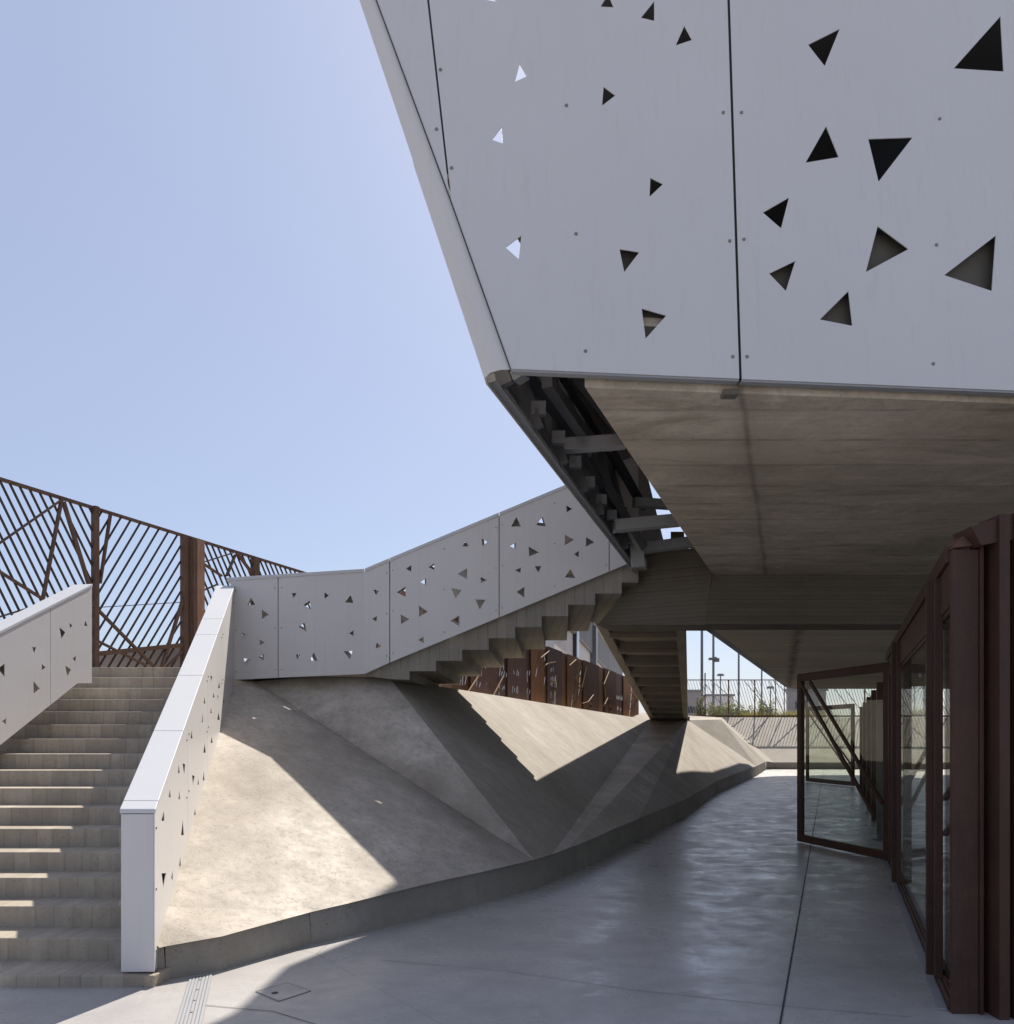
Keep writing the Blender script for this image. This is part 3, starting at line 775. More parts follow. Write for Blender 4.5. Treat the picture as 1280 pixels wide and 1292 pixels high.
a, b = Vector((SL2(10.2), 10.75, ZS2)), Vector((SL2(24.4), 24.45, ZS2))
a = Vector((SL2(10.75), 10.75, ZS2))
dd = (b - a).normalized(); nn = Vector((-dd.y, dd.x, 0))
ed.hexa([a + nn * .01 + Vector((0, 0, .02)), a + nn * .14 + Vector((0, 0, .02)), b + nn * .14 + Vector((0, 0, .02)), b + nn * .01 + Vector((0, 0, .02))],
        [a + nn * .01 + Vector((0, 0, .3)), a + nn * .14 + Vector((0, 0, .3)), b + nn * .14 + Vector((0, 0, .3)), b + nn * .01 + Vector((0, 0, .3))])
ed.build('slab_edge_channel', M['dark_steel'], bd)
# upper volume
um = MB()
uv = [Vector((SL(5.9) - .42, 5.75, Z1T)), Vector((14, 6.9, Z1T)), Vector((30, 16, Z1T)), Vector((30, 24, Z1T)), Vector((SL2(24) + .4, 24, Z1T)), Vector((SL2(14) - .6, 14, Z1T)), Vector((SL(10) - .22, 10, Z1T))]
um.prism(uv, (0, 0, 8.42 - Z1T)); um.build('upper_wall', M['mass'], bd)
sideL = MB()
sideL.box((14, 5.9, .0), (14.3, 7.0, 8.4)); sideL.hexa([(15, 7, 0), (15.3, 7, 0), (24.3, 26, 0), (24, 26, 0)], [(15, 7, 3.7), (15.3, 7, 3.7), (24.3, 26, 3.7), (24, 26, 3.7)]); sideL.build('end_and_blocker_wall', M['beam'], bd)  # the long wall is unseen, added to block light from the right
rf = MB()
rfp = [Vector((14, 5.98, 8.42)), Vector((30, 5.98, 8.42)), Vector((34, 41.5, 8.42)), Vector((16, 41.3, 8.42)), Vector((13.6, 40.3, 8.42)), Vector((12.1, 38.8, 8.42)), Vector((11.2, 37, 8.42)), Vector((2.47, 16.05, 8.42)), Vector((1.27, 13.4, 8.42)), Vector((.80, 12.3, 8.42)), Vector((.76, 11.35, 8.42)), Vector((1.6, 9.2, 8.42)), Vector((.5, 5.8, 8.42))]
rf.prism(rfp, (0, 0, .25)); rf.build('roof', M['mass'], bd)  # unseen roof, outline shaped to cast the shadow edges on floor and slopes
# unseen cover added over the slot to keep sun off the inner cladding
cl = MB()
ccurve = [wall(s, .72) + Vector((.03, 0, 0)) for s in (.26, .34, .42, .5, .58, .66, .74, .82, .9)]
for p in ccurve: p.z = FZ + .72 * (tz - FZ)
inner_e = [Vector((SL(p.y) + .5, p.y, p.z)) for p in ccurve]
for i in range(len(ccurve) - 1):
    q = [ccurve[i], inner_e[i], inner_e[i + 1], ccurve[i + 1]]
    if inner_e[i].x <= ccurve[i].x: continue
    cl.hexa(q, [p + Vector((0, 0, .08)) for p in q])
cl.build('slot_sun_cover', M['dark_steel'], bd, merge=False)
# tie beams across the slot
def tie(px0, py0, d0, px1, py1, d1, w, t, m='galv', nm='tie_beam'):
    mb = MB(); mb.bar(P(px0, py0, d0), P(px1, py1, d1), w, t, (0, 1, 0)); mb.build(nm, M[m], bd, bevel=.004)
tie(708, 563, 6.6, 790, 557, 6.7, .10, .12)
tie(775, 664, 8.6, 860, 656, 8.7, .12, .14)
tie(800, 634, 9.4, 850, 637, 9.5, .10, .12)
tie(810, 692, 9.9, 880, 683, 10.0, .12, .16)
tie(806, 716, 9.7, 800, 660, 9.75, .16, .06, 'galv', 'hanger_plate')
tie(741, 574, 8.0, 810, 690, 9.4, .10, .10, 'dark_steel', 'slot_strut')
tie(770, 566, 8.6, 812, 640, 9.8, .08, .08, 'dark_steel', 'slot_strut')
tie(690, 480, 5.6, 745, 560, 6.9, .10, .08, 'dark_steel', 'slot_strut')
tie(650, 478, 5.05, 663, 470, 5.02, .06, .12, 'back', 'nose_bracket')

# ---------------------------------------------------------------- rear stair flight
rs = thing('rear_walkway', (6, 30, 2.3), 'long gently stepped concrete walkway dropping onto the slope, seen from below', 'walkway')
dT, dB_ = 15.6, 32.0
Lt, Rt = P(751, 787, dT), P(865.5, 787, dT); Lb, Rb = P(820.5, 908, dB_), P(868.5, 908, dB_)
ext = -(dT - 11.75) / (dB_ - dT)
Lt, Rt, Lb, Rb = lerp(Lt, Lb, ext), lerp(Rt, Rb, ext), lerp(Lt, Lb, 1.02), lerp(Rt, Rb, 1.02)
for p, q, s in ((Lt, Lb, 1), (Rt, Rb, -1)):
    mb = MB(); w = Vector((.20 * s, 0, 0)); h = Vector((0, 0, .46))
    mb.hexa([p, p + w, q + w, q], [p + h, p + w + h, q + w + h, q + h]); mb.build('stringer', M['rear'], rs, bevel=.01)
N = 13
for k in range(N):
    t0, t1 = k / N, (k + 1) / N
    a, b = lerp(Lt, Lb, t0), lerp(Rt, Rb, t0); c, e = lerp(Rt, Rb, t1), lerp(Lt, Lb, t1)
    zz = lerp(a.z, e.z, .5) + .10; x_ = .19
    mb = MB()
    q = [Vector((a.x + x_, a.y, zz)), Vector((b.x - x_, b.y, zz)), Vector((c.x - x_, c.y + .06, zz)), Vector((e.x + x_, e.y + .06, zz))]
    mb.hexa(q, [v + Vector((0, 0, .26)) for v in q])
    q2 = [q[0] + Vector((0, -.003, -.11)), q[1] + Vector((0, -.003, -.11)), q[1] + Vector((0, .11, -.11)), q[0] + Vector((0, .11, -.11))]
    mb.hexa(q2, [v + Vector((0, 0, .109)) for v in q2])
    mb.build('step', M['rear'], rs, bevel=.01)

mb = MB(); mb.hexa([Vector((Lb.x, Lb.y - .3, 2.2)), Vector((Rb.x, Rb.y - .3, 2.2)), Vector((Rb.x, Rb.y, 2.2)), Vector((Lb.x, Lb.y, 2.2))], [Vector((Lb.x, Lb.y - .3, 2.5)), Vector((Rb.x, Rb.y - .3, 2.5)), Vector((Rb.x, Rb.y, 2.5)), Vector((Lb.x, Lb.y, 2.5))])
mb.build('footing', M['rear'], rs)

# ---------------------------------------------------------------- perforated rust wall behind the slope
rw = thing('rust_steel_wall', (1, 18, 2.3), 'folded rusty steel wall with cut slits behind the sunlit slope', 'wall')
e0 = Rr.copy(); e1 = T2a.copy(); ax = Vector((e1.x - e0.x, e1.y - e0.y, 0)).normalized(); nW = Vector((-ax.y, ax.x, 0))
w0 = Vector((e0.x, e0.y, 0)) + nW * .45
Lw = 22.0; zlo, zhi = 2.2, 3.93
seams_ = [0, 3.0, 4.3, 5.3, 6.4, 7.3, 8.05, 8.7, 9.4, 10.4, 11.3, 12.1, 13.1, 14.8, 16.0, 17.5, 19.2, 22]
npan = len(seams_) - 1
rng = random.Random(3)
cols = [M['rust'], rust('rust_orange_sunlit', (.46, .22, .10), (.28, .14, .075)), rust('rust_violet', (.25, .15, .13), (.17, .105, .09)), M['rust'], rust('rust_light_sunlit', (.36, .20, .105), (.22, .12, .07)), rust('rust_plum', (.22, .145, .135), (.155, .10, .095))]  # orange and light tones put the sunlit look of those panels into colour
seq = [2, 0, 2, 5, 2, 5, 1, 4, 5, 1, 4, 1, 3, 4, 3, 2, 1]
for i in range(npan):
    a, b = seams_[i] - .2, seams_[i + 1] + .2
    off = nW * (.05 if i % 2 else 0)
    pl = lambda s, z: w0 + ax * s + off + Vector((0, 0, z))
    poly = [pl(a, zlo), pl(b, zlo), pl(b, zhi), pl(a, zhi)]
    hs = []
    def slit(s, z, ds, dz, w):
        dn = Vector((-dz, ds)).normalized() * w / 2
        hs.append([pl(s + dn.x, z + dn.y), pl(s + ds + dn.x, z + dz + dn.y), pl(s + ds - dn.x, z + dz - dn.y), pl(s - dn.x, z - dn.y)])
    kind = seq[i]
    if kind in (0, 2, 5):
        for zc in (2.62, 3.02) if kind != 5 else (2.5, 2.66, 2.95, 3.1, 3.32):
            s = a + .3
            while s < b - .35:
                if rng.random() < .8: slit(s, zc + rng.uniform(-.02, .02), rng.uniform(-.04, .10), rng.uniform(.08, .17), .04)
                s += rng.uniform(.10, .2) * (1 if kind != 5 else 1.2)
    elif kind in (1, 4, 0):
        z = 2.45; s = lerp(a, b, .35)
        for q in range(4):
            ds = rng.choice((-1, 1)) * rng.uniform(.08, .22); dz = rng.uniform(.2, .34)
            if a + .25 < s + ds < b - .25:
                slit(s, z, ds, dz, .05); s += ds * .9
            z += dz + .05
    v, f = sheet(poly, hs, nW, .003)
    link('wall_panel', v, f, cols[kind], rw)
# thin folded fins in a paler rust
mb = MB(); segs = []
for pl in ([(210, 495), (280, 388)], [(350, 510), (410, 395)], [(612, 298), (655, 262)], [(610, 365), (645, 330), (690, 322)], [(765, 340), (800, 308)], [(765, 402), (798, 405), (830, 355), (805, 310)],
           [(790, 568), (830, 462), (798, 405)], [(830, 462), (857, 345)], [(833, 545), (865, 535), (893, 498)], [(870, 580), (890, 555), (865, 535)], [(660, 545), (688, 450), (670, 425)],
           [(978, 370), (950, 440), (960, 510)], [(948, 560), (970, 515), (1000, 520)], [(978, 595), (998, 570), (975, 548)], [(1097, 605), (1128, 525), (1105, 495)]):
    pl = [(x / 4.267 + 540, y / 4.267 + 760) for x, y in pl]
    segs += [(*a, *b) for a, b in zip(pl, pl[1:])]
for (x0, y0, x1, y1) in segs:
    pl_ = (w0 - nW * .03, nW); p, q = onplane(x0, y0, *pl_), onplane(x1, y1, *pl_)
    mb.bar(p, q, .018, .03, nW)
mb.build('folded_fins', rust('rust_fin', (.34, .225, .13), (.25, .16, .09)), rw)

# ---------------------------------------------------------------- slatted rust fence (left)
fe = thing('slatted_fence', (-6.2, 12, 2.5), 'tall rusty steel fence of slanted bars and braces behind the stair landing', 'fence')
f0, f1 = Vector((-6.78, 10.6, 0)), Vector((-4.35, 16.4, 0))
fd = (f1 - f0).normalized(); nFe = Vector((-fd.y, fd.x, 0)); planeE = (f0, nFe)
fy = lambda x: HY - FOC * (5.1 - EYE) / onplane(x, 700, *planeE).y
E = lambda x, y: onplane(x, y, *planeE)
infill = MB()
x = -760
while x < 118:
    y0 = fy(x); xe = min(116.5, x + 170 + max(0, -x) * .25); ye = y0 + (xe - x) * 2.05
    if xe > -560: infill.bar(E(x, y0), E(xe, ye), .019, .03, nFe)
    x += 12.6 + max(0, -x) * .012
infill.build('bar_infill', M['bars'], fe)
infill = MB()
x = 129
while x < 372:
    xs, ys = x, fy(x)
    if x > 228: ys = fy(228) + (x - 228) * 1.68; xs = 228
    xe = 123; ye = ys + (xs - xe) * 1.68
    if ye > 846: xe = xs - (846 - ys) / 1.68; ye = 846
    if ys < 842: infill.bar(E(xs, ys), E(xe, ye), .019, .03, nFe)
    x += 12.2 - max(0, x - 129) * .006
infill.build('bar_infill', M['bars'], fe)
infill = MB()
x = 206
while x < 400:
    xs, ys = max(x, 253), fy(max(x, 253)) + max(0, 253 - x) * 2.4
    xe = min(xs + 60, 420); infill.bar(E(xs, ys), E(xe, ys + (xe - xs) * 2.4), .019, .03, nFe)
    x += 7.6 if x < 325 else 6.2
infill.build('bar_infill', M['bars'], fe)
def fbar(nm, x0, y0, x1, y1, w, t=.05, m='fence_rust', off=0):
    mb = MB(); mb.bar(E(x0, y0) + nFe * off, E(x1, y1) + nFe * off, w * (.6 if nm == 'brace' else 1), t, nFe); return mb.build(nm, M[m], fe)
mb = MB(); ps = [E(x, fy(x)) for x in (-560, -200, 60, 122, 230, 252, 325, 480)]
for a, b in zip(ps, ps[1:]): mb.bar(a, b, .04, .06, nFe)
mb.build('top_rail', M['fence_rust'], fe)
zz = lambda l: [(a / 3.2, b / 3.2 + 580, c / 3.2, e / 3.2 + 580, w) for a, b, c, e, w in l]
for a, b, c, e, w in zz([(242, 165, 160, 600, .055), (250, 170, 355, 510, .075), (-40, 360, 240, 165, .035), (-60, 420, 190, 578, .05), (-40, 645, 205, 570, .03), (440, 222, 398, 500, .05), (388, 605, 615, 836, .06), (388, 732, 585, 832, .045),
                         (735, 560, 648, 836, .07), (730, 775, 668, 836, .04), (815, 415, 942, 375, .03), (945, 385, 910, 470, .05), (958, 385, 1015, 462, .07), (812, 418, 890, 470, .05), (812, 530, 870, 505, .035)]):
    fbar('brace', a, b, c, e, w, .05, 'fence_rust', -.03)
fbar('cable', 115, 767, 229, 760, .012, .012, 'bars', -.04)
fbar('bottom_rail', 122, 825, 229, 814, .07, .06, 'fence_rust', -.02)
fbar('post', -560, fy(-560), -560, fy(-560) + 420, .09, .10, 'fence_rust', -.02)
fbar('post', -190, fy(-190), -190, fy(-190) + 330, .075, .09, 'fence_rust', -.02)
fbar('post', 119, fy(119) - 2, 119, 850, .075, .09, 'fence_rust', -.02)
fbar('post', 231.5, fy(232), 231.5, 850, .09, .10, 'fence_rust', -.02)
fbar('post', 238.5, fy(238) + 3, 238.5, 850, .06, .18, 'fence_rust', -.05)
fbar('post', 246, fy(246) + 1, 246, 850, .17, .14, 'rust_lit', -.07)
fbar('post', 321, fy(321), 321, 770, .13, .12, 'fence_rust', -.02)
lw = MB()
a, b = E(100, 826) + nFe * .5, E(300, 806) + nFe * .5
lw.hexa([a - Vector((0, 0, .9)), a + nFe * .3 - Vector((0, 0, .9)), b + nFe * .3 - Vector((0, 0, .9)), b - Vector((0, 0, .9))], [a, a + nFe * .3, b + nFe * .3, b])
tag(lw.build('low_wall', M['render_grey'], None, org=a), 'low pinkish grey wall behind the foot of the slatted fence', 'wall')

rt = MB(); rt.prism([Vector((-6.3, 7.0, -.02)), Vector((-5.65, 9.3, -.02)), Vector((-5.55, 13.3, -.02)), Vector((-40, 13.3, -.02)), Vector((-40, 7.0, -.02))], (0, 0, 2.45))
tag(rt.build('retaining_wall', M['kerb'], None), 'concrete retaining wall holding the terrace left of the front stair', 'wall')
# ---------------------------------------------------------------- glazed screen on the right
gx = lambda d: .676 + .418 * d
gdir = Vector((.418, 1, 0)).normalized(); gn = Vector((-gdir.y, gdir.x, 0))   # gn points to the plaza
gs = thing('glazed_screen', (gx(5), 5, 0), 'glazed screen wall in dark brown frames along the right side', 'glass screen')
GZ = 2.79
def gbox(nm, d0, d1, z0, z1, t0, t1, m='frame', bevel=.004):
    mb = MB(); q = [Vector((gx(d), d, 0)) + gn * t for d, t in ((d0, t0), (d0, t1), (d1, t1), (d1, t0))]
    mb.hexa([p + Vector((0, 0, z0)) for p in q], [p + Vector((0, 0, z1)) for p in q]); return mb.build(nm, M[m], gs, bevel=bevel)
gbox('top_track', 4.75, 10.8, GZ - .10, GZ, -.10, .03, 'frame')
gbox('header', 4.75, 10.6, GZ - .36, GZ - .103, -.07, .01, 'frame')
gbox('sill', 4.75, 10.6, .004, .07, -.07, .012, 'frame')
gbox('floor_track', 4.75, 10.9, .003, .012, .02, .075, 'galv', 0)
for a, b, t1 in ((5.14, 5.20, .045), (5.22, 5.27, .085), (8.50, 8.57, .045), (8.59, 8.66, .085)): gbox('mullion', a, b, .07, GZ - .11, -.004, t1, 'frame')
for a, b in ((4.74, 5.14), (5.27, 8.50)):
    gbox('pane', a, b, .07, GZ - .36, -.020, -.012, 'glass', 0)
    gbox('pane_bead', a, b, .07, .10, -.03, -.002, 'frame', 0); gbox('pane_bead', a, b, GZ - .39, GZ - .36, -.03, -.002, 'frame', 0)
gbox('hinge_post', 10.25, 10.5, .01, 2.56, -.07, .02, 'frame')
gbox('pane', 8.66, 10.25, .07, GZ - .36, -.035, -.027, 'glass', 0)
# braces behind the glass
mb = MB()
for (a, za, b, zb_) in ((9.2, .95, 5.2, 2.1), (9.2, .55, 5.2, 1.65)):
    p = Vector((gx(a), a, za)) - gn * .5; q = Vector((gx(b), b, zb_)) - gn * .5
    mb.bar(p, q, .055, .05, gn)
mb.build('brace', M['frame'], gs)
# continuing frames further along
for d0 in (13.4, 15.6, 18.2, 21.0, 24.0): gbox('mullion', d0, d0 + .22, .01, 2.58, -.08, .02, 'frame')

# corner column and ribbed rust panel
cc = thing('corner_column', (2.75, 4.7, 0), 'dark reddish steel corner column closing the near end of the glazed screen', 'column')
mb = MB()
zt1 = EYE + .238 * 4.7
mb.box((2.645, 4.70, 0), (2.80, 4.735, zt1)); mb.build('shaft', M['frame'], cc, bevel=.004)
mb = MB(); mb.box((2.80, 4.685, 0), (2.822, 4.86, zt1 + .03)); mb.build('flange', M['frame'], cc, bevel=.003)
mb = MB(); a, b, c = P(1204, 691, 4.69), P(1226, 665, 4.75), P(1239, 687, 4.69)
mb.prism([a, b, c], (.0, .12, 0)); mb.build('cap', M['rust'], cc, bevel=.003)
rb = thing('ribbed_panel', (3.1, 4.6, 0), 'dark ribbed rust panel wall at the right edge of the picture', 'wall')
mb = MB()
x = 2.86; k = 0; zt2 = 3.0
mb.box((2.83, 4.92, 0), (3.0, 4.96, 2.9)); mb.build('recess_panel', M['dark_steel'], rb)
mb = MB(); mb.box((2.83, 4.86, EYE + .217 * 4.9), (2.95, 4.93, EYE + .2195 * 4.9 + .02)); mb.build('recess_rail', M['frame'], rb)
mb = MB()
while x < 4.6:
    mb.box((x, 4.60 + (.05 if k % 2 else 0), 0), (x + (.035 if k % 2 else .06), 4.80, 2.94 + (x - 2.86) * .12))
    x += .035 if k % 2 else .06; k += 1
mb.build('ribbed_sheet', M['frame'], rb)
mb = MB(); mb.prism([P(1226, 664, 4.62), P(1286, 645, 4.62), P(1500, 580, 4.62), P(1500, 640, 4.62), P(1239, 688, 4.62)], (0, .2, 0)); mb.build('hood', M['frame'], rb, bevel=.004)

# doors
def door(loc_h, loc_f, z0, z1, label, fw=.10):
    t = thing('glass_door', (loc_h.x, loc_h.y, 0), label, 'door')
    dv = (loc_f - loc_h); L = dv.length; u = dv.normalized(); n = Vector((-u.y, u.x, 0)); Z = Vector((0, 0, 1))
    def bx(nm, s0, s1, za, zb, th, m='frame'):
        mb = MB(); q = [loc_h + u * s0 - n * th / 2, loc_h + u * s1 - n * th / 2, loc_h + u * s1 + n * th / 2, loc_h + u * s0 + n * th / 2]
        mb.hexa([p + Z * za for p in q], [p + Z * zb for p in q]); return mb.build(nm, M[m], t, bevel=.003 if m == 'frame' else 0)
    bx('stile', 0, fw, z0, z1, .07); bx('stile', L - fw, L, z0, z1, .07)
    bx('rail', fw, L - fw, z0, z0 + fw * 1.1, .066); bx('rail', fw, L - fw, z1 - fw * 1.2, z1, .066)
    bx('pane', fw, L - fw, z0 + fw * 1.1, z1 - fw * 1.2, .008, 'glass')
    for k, (sa, sb) in enumerate(((L - fw, fw * 2.5), (L - fw * 3.5, fw))):
        mb = MB(); za = z1 - fw * 1.4; zb_ = z0 + (.55 if k == 0 else .75)
        mb.bar(loc_h + u * sa + Z * za + n * .04, loc_h + u * sb + Z * zb_ + n * .04, .05, .03, n); mb.build('brace', M['frame'], t)
    return t
h1 = floor_pt(1124, 1086, .02); f1_ = floor_pt(1008.5, 1061, .02)
h1.z = f1_.z = 0
door(h1, f1_, .02, 2.64, 'near folding glass door in a brown frame swung open across the walkway')
h2 = floor_pt(1078, 992, .03); f2 = floor_pt(1018, 986, .03); h2.z = f2.z = 0
door(h2, f2, .03, 2.78, 'far folding glass door seen through the near open glass door', fw=.13)
refl_up = thing('reflection_upright', (5.95, 12.6, 0), 'dark upright standing in for reflections behind the open glass door', 'column')  # added object: dark reflection in the door glass made as an upright
mb = MB(); mb.box((5.93, 12.52, 0), (6.12, 12.70, 2.2)); mb.build('shaft', M['dark_steel'], refl_up, bevel=.006)
mb = MB(); mb.box((5.88, 12.47, 0), (6.17, 12.75, .02)); mb.build('base_plate', M['dark_steel'], refl_up)

# ---------------------------------------------------------------- far end: fence, poles, shrubs, buildings
ff = thing('far_fence', (17, 46, 2.8), 'far steel fence of thin crossing bars on top of the concrete bank', 'fence')
FY = 45.4; mb = MB(); xx = 9.5
fz0, fz1 = 2.85, EYE + .073 * FY
while xx < 31:
    x1 = xx + .62; mb.bar((xx, FY, fz1), (x1, FY, fz0), .02, .02); xx += .165
mb.build('bar_infill', M['galv'], ff)  # paler than the posts: distance haze put into the bar colour
mb = MB(); rngf = random.Random(5)
xx = 9.7
while xx < 31:
    w = rngf.uniform(1.0, 2.0)
    mb.bar((xx, FY - .03, fz1), (xx + w, FY - .03, lerp(fz0, fz1, rngf.uniform(0, .3))), .035, .03)
    mb.bar((xx + w, FY - .03, lerp(fz0, fz1, rngf.uniform(.6, 1))), (xx + w * 1.9, FY - .03, fz0), .035, .03)
    xx += w * 1.2
mb.build('brace_set', M['galv'], ff)  # same pale tone, carrying the haze in its colour
mb = MB(); mb.bar((9.4, FY, fz1), (31, FY, fz1), .05, .05); mb.bar((9.4, FY, fz0 + .03), (31, FY, fz0 + .03), .09, .06); mb.build('rails', M['rust'], ff)
for xx in (9.6, 11.35, 12.7, 14.2, 17.2, 20.5, 24, 28):
    mb = MB(); mb.box((xx - .028, FY - .04, 2.7), (xx + .028, FY + .04, fz1 + (.4 if xx == 11.35 else .02))); mb.build('post', M['rust'], ff)

def lamp(px, d, ztop_, r, head, label):
    x = (px - CX) / FOC * d
    t = thing('lamp_post', (x, d, 2.8), label, 'lamp post', 'lamp posts beyond the far fence')
    mb = MB(); mb.tube((x, d, 2.8), (x, d, ztop_), r, r * .7, n=10); mb.build('pole', M['lamp'], t, smooth=False)
    mb = MB(); mb.tube((x, d, 2.8), (x, d, 3.2), r * 1.5, r * 1.3, n=10); mb.build('base', M['lamp'], t)
    if head is not None:
        hz = EYE + (HY - head) / FOC * d
        mb = MB(); mb.box((x - .1, d - .5, hz - .05), (x + .1, d - .1, hz + .06)); mb.box((x + .1, d - .15, hz - .22), (x + .36, d + .1, hz + .02)); mb.box((x - .3, d - .12, hz - .1), (x - .08, d + .1, hz + .05)); mb.build('lantern', M['lamp'], t)
    else:
        mb = MB(); mb.box((x - .4, d - .15, ztop_), (x + .4, d + .15, ztop_ + .16)); mb.box((x - .3, d - .2, ztop_ + .16), (x + .3, d + .2, ztop_ + .26)); mb.build('lantern', M['lamp'], t)
lamp(886, 49, 14.0, .095, None, 'thick grey lamp post, leftmost of those beyond the far fence')
lamp(900.5, 52, 15.0, .085, 831, 'grey lamp post with a small side lantern halfway up its pole')
lamp(932.5, 54, 12.0, .075, None, 'slim grey lamp post rising just right of the grey green bush')
lamp(961.5, 56, 10.5, .06, None, 'slim lamp post crossing the lower corner of the far slab edge')
lamp(909.5, 95, EYE + .078 * 95, .10, None, 'distant low lamp post with flat head between two taller posts')
lamp(972.5, 90, EYE + .062 * 90, .09, None, 'distant short lamp post below the end of the far slab')
lamp(979, 60, 8.4, .05, None, 'thin lamp post just right of the distant short one')
lamp(990, 60, 8.6, .045, None, 'thin lamp post, left of the closest pair by the door frame')
lamp(996, 62, 8.8, .045, None, 'thin lamp post nearest to the open door frame')

def shrub(x, y, z, rx_, rz, n, m, label, cat='shrub', blade=False):
    rr = random.Random(int(x * 100)); mb = MB()
    for i in range(n):
        if blade:
            bx_, by = x + rr.gauss(0, rx_ * .55), y + rr.gauss(0, .25); h = rz * rr.uniform(.4, 1.1)
            tx = bx_ + rr.gauss(0, .15); w = .018
            mb.add([(bx_ - w, by, z - .03), (bx_ + w, by, z - .03), (tx, by + rr.gauss(0, .1), z + h)], [(0, 1, 2)])
        else:
            th = rr.uniform(0, 2 * math.pi); ph = rr.uniform(0, 1); r = rr.uniform(.45, 1.05) * (1 + .25 * math.sin(3 * th + x))
            c = Vector((x + rx_ * r * math.cos(th) * math.sqrt(1 - ph * ph * .7), y + rx_ * .7 * r * math.sin(th), z + rz * ph * r))
            s = rr.uniform(.05, .12); a = Vector((rr.gauss(0, 1), rr.gauss(0, 1), rr.gauss(0, 1))).normalized(); b = a.orthogonal().normalized()
            mb.add([c - a * s, c + b * s * .5, c + a * s, c - b * s * .5], [(0, 1, 2, 3)])
    if blade:
        o = mb.build('grass_clump', m, None, merge=False, org=(x, y, z)); return tag(o, label, 'grass clump')
    t = thing('shrub', (x, y, z), label, cat); mb.build('foliage', m, t, merge=False)
    sb = MB()
    for k in range(6):
        a = rr.uniform(0, 6.28); sb.tube((x, y, z - .05), (x + rx_ * .6 * math.cos(a), y + rx_ * .5 * math.sin(a), z + rz * .75), .03, .01, n=5)
    sb.build('stems', M['rust'], t); return t
shrub(12.6, 46.4, 2.8, 1.0, .85, 1100, M['leaf'], 'largest grey green shrub behind the far fence')
shrub(14.0, 46.9, 2.8, .6, .65, 600, M['leaf'], 'smaller grey green shrub right beside the slim lamp post')
shrub(15.2, 46.6, 2.8, .55, .95, 700, M['leaf'], 'upright yellowish shrub, rightmost behind the far fence')
shrub(11.3, 46.3, 2.8, .30, 1.5, 300, M['leaf'], 'tall thin shrub climbing by the tallest rusty fence post')
shrub(16.9, 46.3, 2.8, 1.6, .5, 700, M['dry'], 'reddish dry grass along the far fence by the door frame', blade=True)
shrub(14.4, 46.2, 2.8, 1.0, .45, 400, M['dry'], 'reddish dry grass below the two right shrubs', blade=True)

def building(name, lo, hi, m, label, wins=(), roof=None):
    t = thing(name, (lo[0], lo[1], lo[2]), label, 'building')
    mb = MB(); mb.box(lo, hi); mb.build('wall', m, t)
    mb = MB(); mb.box((lo[0] - .15, lo[1] - .15, hi[2]), (hi[0] + .15, hi[1] + .15, hi[2] + .25)); mb.build('roof', M['render_blue'], t)
    for (x0, z0, x1, z1) in wins:
        mb = MB(); mb.box((x0, lo[1] - .04, z0), (x1, lo[1] - .005, z1)); w = mb.build('window', M['pane_dark'], t)
    return t
building('far_building', (17, 85, 2.6), (20.9, 86.5, 6.55), M['render_grey'], 'small mauve grey building left of the far shrubs', [(19.3, 4.3, 20.4, 5.0), (17.4, 4.3, 18.5, 5.0)])
building('far_building', (25.3, 100, 2.6), (28.6, 102, 6.9), M['render_white'], 'pale low building behind the thickest lamp posts', [(25.8, 4.8, 26.6, 5.5), (27.4, 4.8, 28.2, 5.5)])
building('far_building', (25.7, 72, 2.6), (29, 72.9, 5.9), M['render_grey'], 'grey block beside the open door frame at the far end', [(26.2, 4.2, 27.2, 5.0)])
# white and grey building behind the rust wall
bb = thing('white_building', (4, 34, 2.4), 'white building with grey upper cladding behind the rust steel wall', 'building')
aW = Vector((.20, 1, 0)).normalized(); nB2 = Vector((-aW.y, aW.x, 0)); b0 = Vector((2.0, 29, 0))
def slabw(nm, s0, s1, z0, z1, off, m, z1b=None):
    mb = MB(); a = b0 + aW * s0 - nB2 * off; b = b0 + aW * s1 - nB2 * off; z1b = z1 if z1b is None else z1b
    mb.hexa([a + Vector((0, 0, z0)), b + Vector((0, 0, z0)), b + nB2 * 4 + Vector((0, 0, z0)), a + nB2 * 4 + Vector((0, 0, z0))], [a + Vector((0, 0, z1)), b + Vector((0, 0, z1b)), b + nB2 * 4 + Vector((0, 0, z1b)), a + nB2 * 4 + Vector((0, 0, z1))])
    return mb.build(nm, M[m], bb)
slabw('wall', -2, 40, 2.3, 5.9, 0, 'render_white'); slabw('upper_cladding', -2.2, 40.2, 5.903, 7.5, .12, 'render_blue')
slabw('downpipe', 3.6, 4.6, 2.3, 7.9, .16, 'pane_dark'); slabw('downpipe', 11.2, 12.2, 2.3, 7.3, .30, 'lamp')
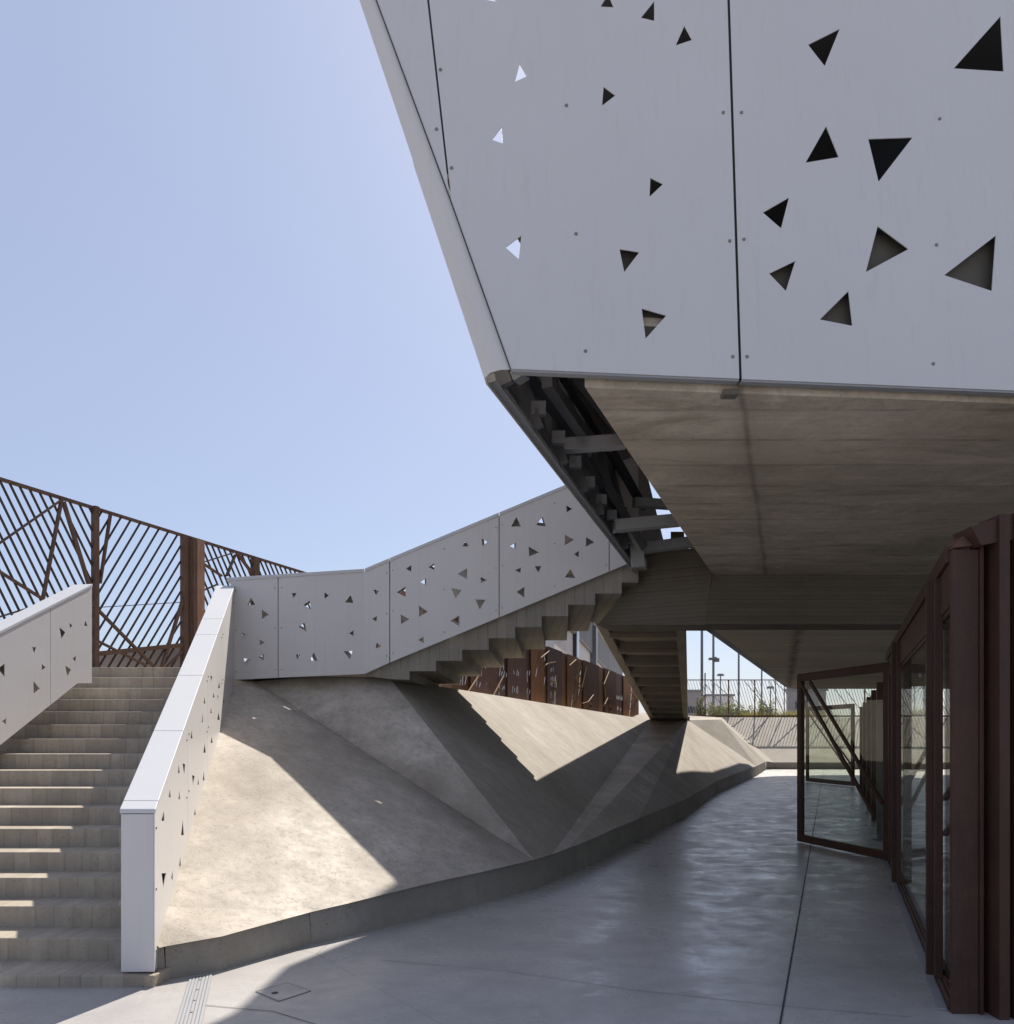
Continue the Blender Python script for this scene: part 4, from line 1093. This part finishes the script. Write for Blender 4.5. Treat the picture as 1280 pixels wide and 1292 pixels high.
slabw('roof', -2.5, 40.5, 7.503, 7.75, .3, 'render_white')

# ---------------------------------------------------------------- light, sky, camera
SUN = Vector((.33, .94, 1.205)).normalized()
el = math.asin(SUN.z); az = math.atan2(SUN.x, SUN.y)
w = bpy.data.worlds.new('World'); sc.world = w; w.use_nodes = True
nt = w.node_tree; nt.nodes.clear()
sky = nt.nodes.new('ShaderNodeTexSky'); sky.sky_type = 'NISHITA'; sky.sun_disc = False
sky.sun_elevation = el; sky.sun_rotation = az; sky.air_density = 1.1; sky.dust_density = 1.7; sky.ozone_density = 1.6; sky.altitude = 600
bg = nt.nodes.new('ShaderNodeBackground'); bg.inputs[1].default_value = .085
ow = nt.nodes.new('ShaderNodeOutputWorld')
mxs = nt.nodes.new('ShaderNodeMix'); mxs.data_type = 'RGBA'; mxs.inputs[0].default_value = .5
mxs.inputs[7].default_value = (4.6, 5.1, 7.0, 1)
nt.links.new(sky.outputs[0], mxs.inputs[6]); nt.links.new(mxs.outputs[2], bg.inputs[0]); nt.links.new(bg.outputs[0], ow.inputs[0])
sl = bpy.data.lights.new('sun', 'SUN'); sl.energy = 5.0; sl.angle = R(.5); sl.color = (1, .94, .86)
so = bpy.data.objects.new('sun', sl); COL.objects.link(so)
so.rotation_euler = SUN.to_track_quat('Z', 'Y').to_euler(); so.location = SUN * 60
cam = bpy.data.cameras.new('camera'); co = bpy.data.objects.new('camera', cam); COL.objects.link(co)
co.location = CAM; co.rotation_euler = (math.pi / 2, 0, 0)
cam.sensor_fit = 'HORIZONTAL'; cam.sensor_width = 36; cam.lens = FOC / 1280 * 36
cam.shift_x = 0; cam.shift_y = (HY - 646) / 1280
cam.clip_start = .05; cam.clip_end = 6000
sc.camera = co
sc.view_settings.view_transform = 'Standard'; sc.view_settings.look = 'None'
sc.view_settings.exposure = 0.55; sc.view_settings.gamma = 1; sc.view_settings.use_curve_mapping = False
sc.cycles.max_bounces = 10; sc.cycles.diffuse_bounces = 6; sc.cycles.transparent_max_bounces = 16
sc.cycles.sample_clamp_indirect = 6
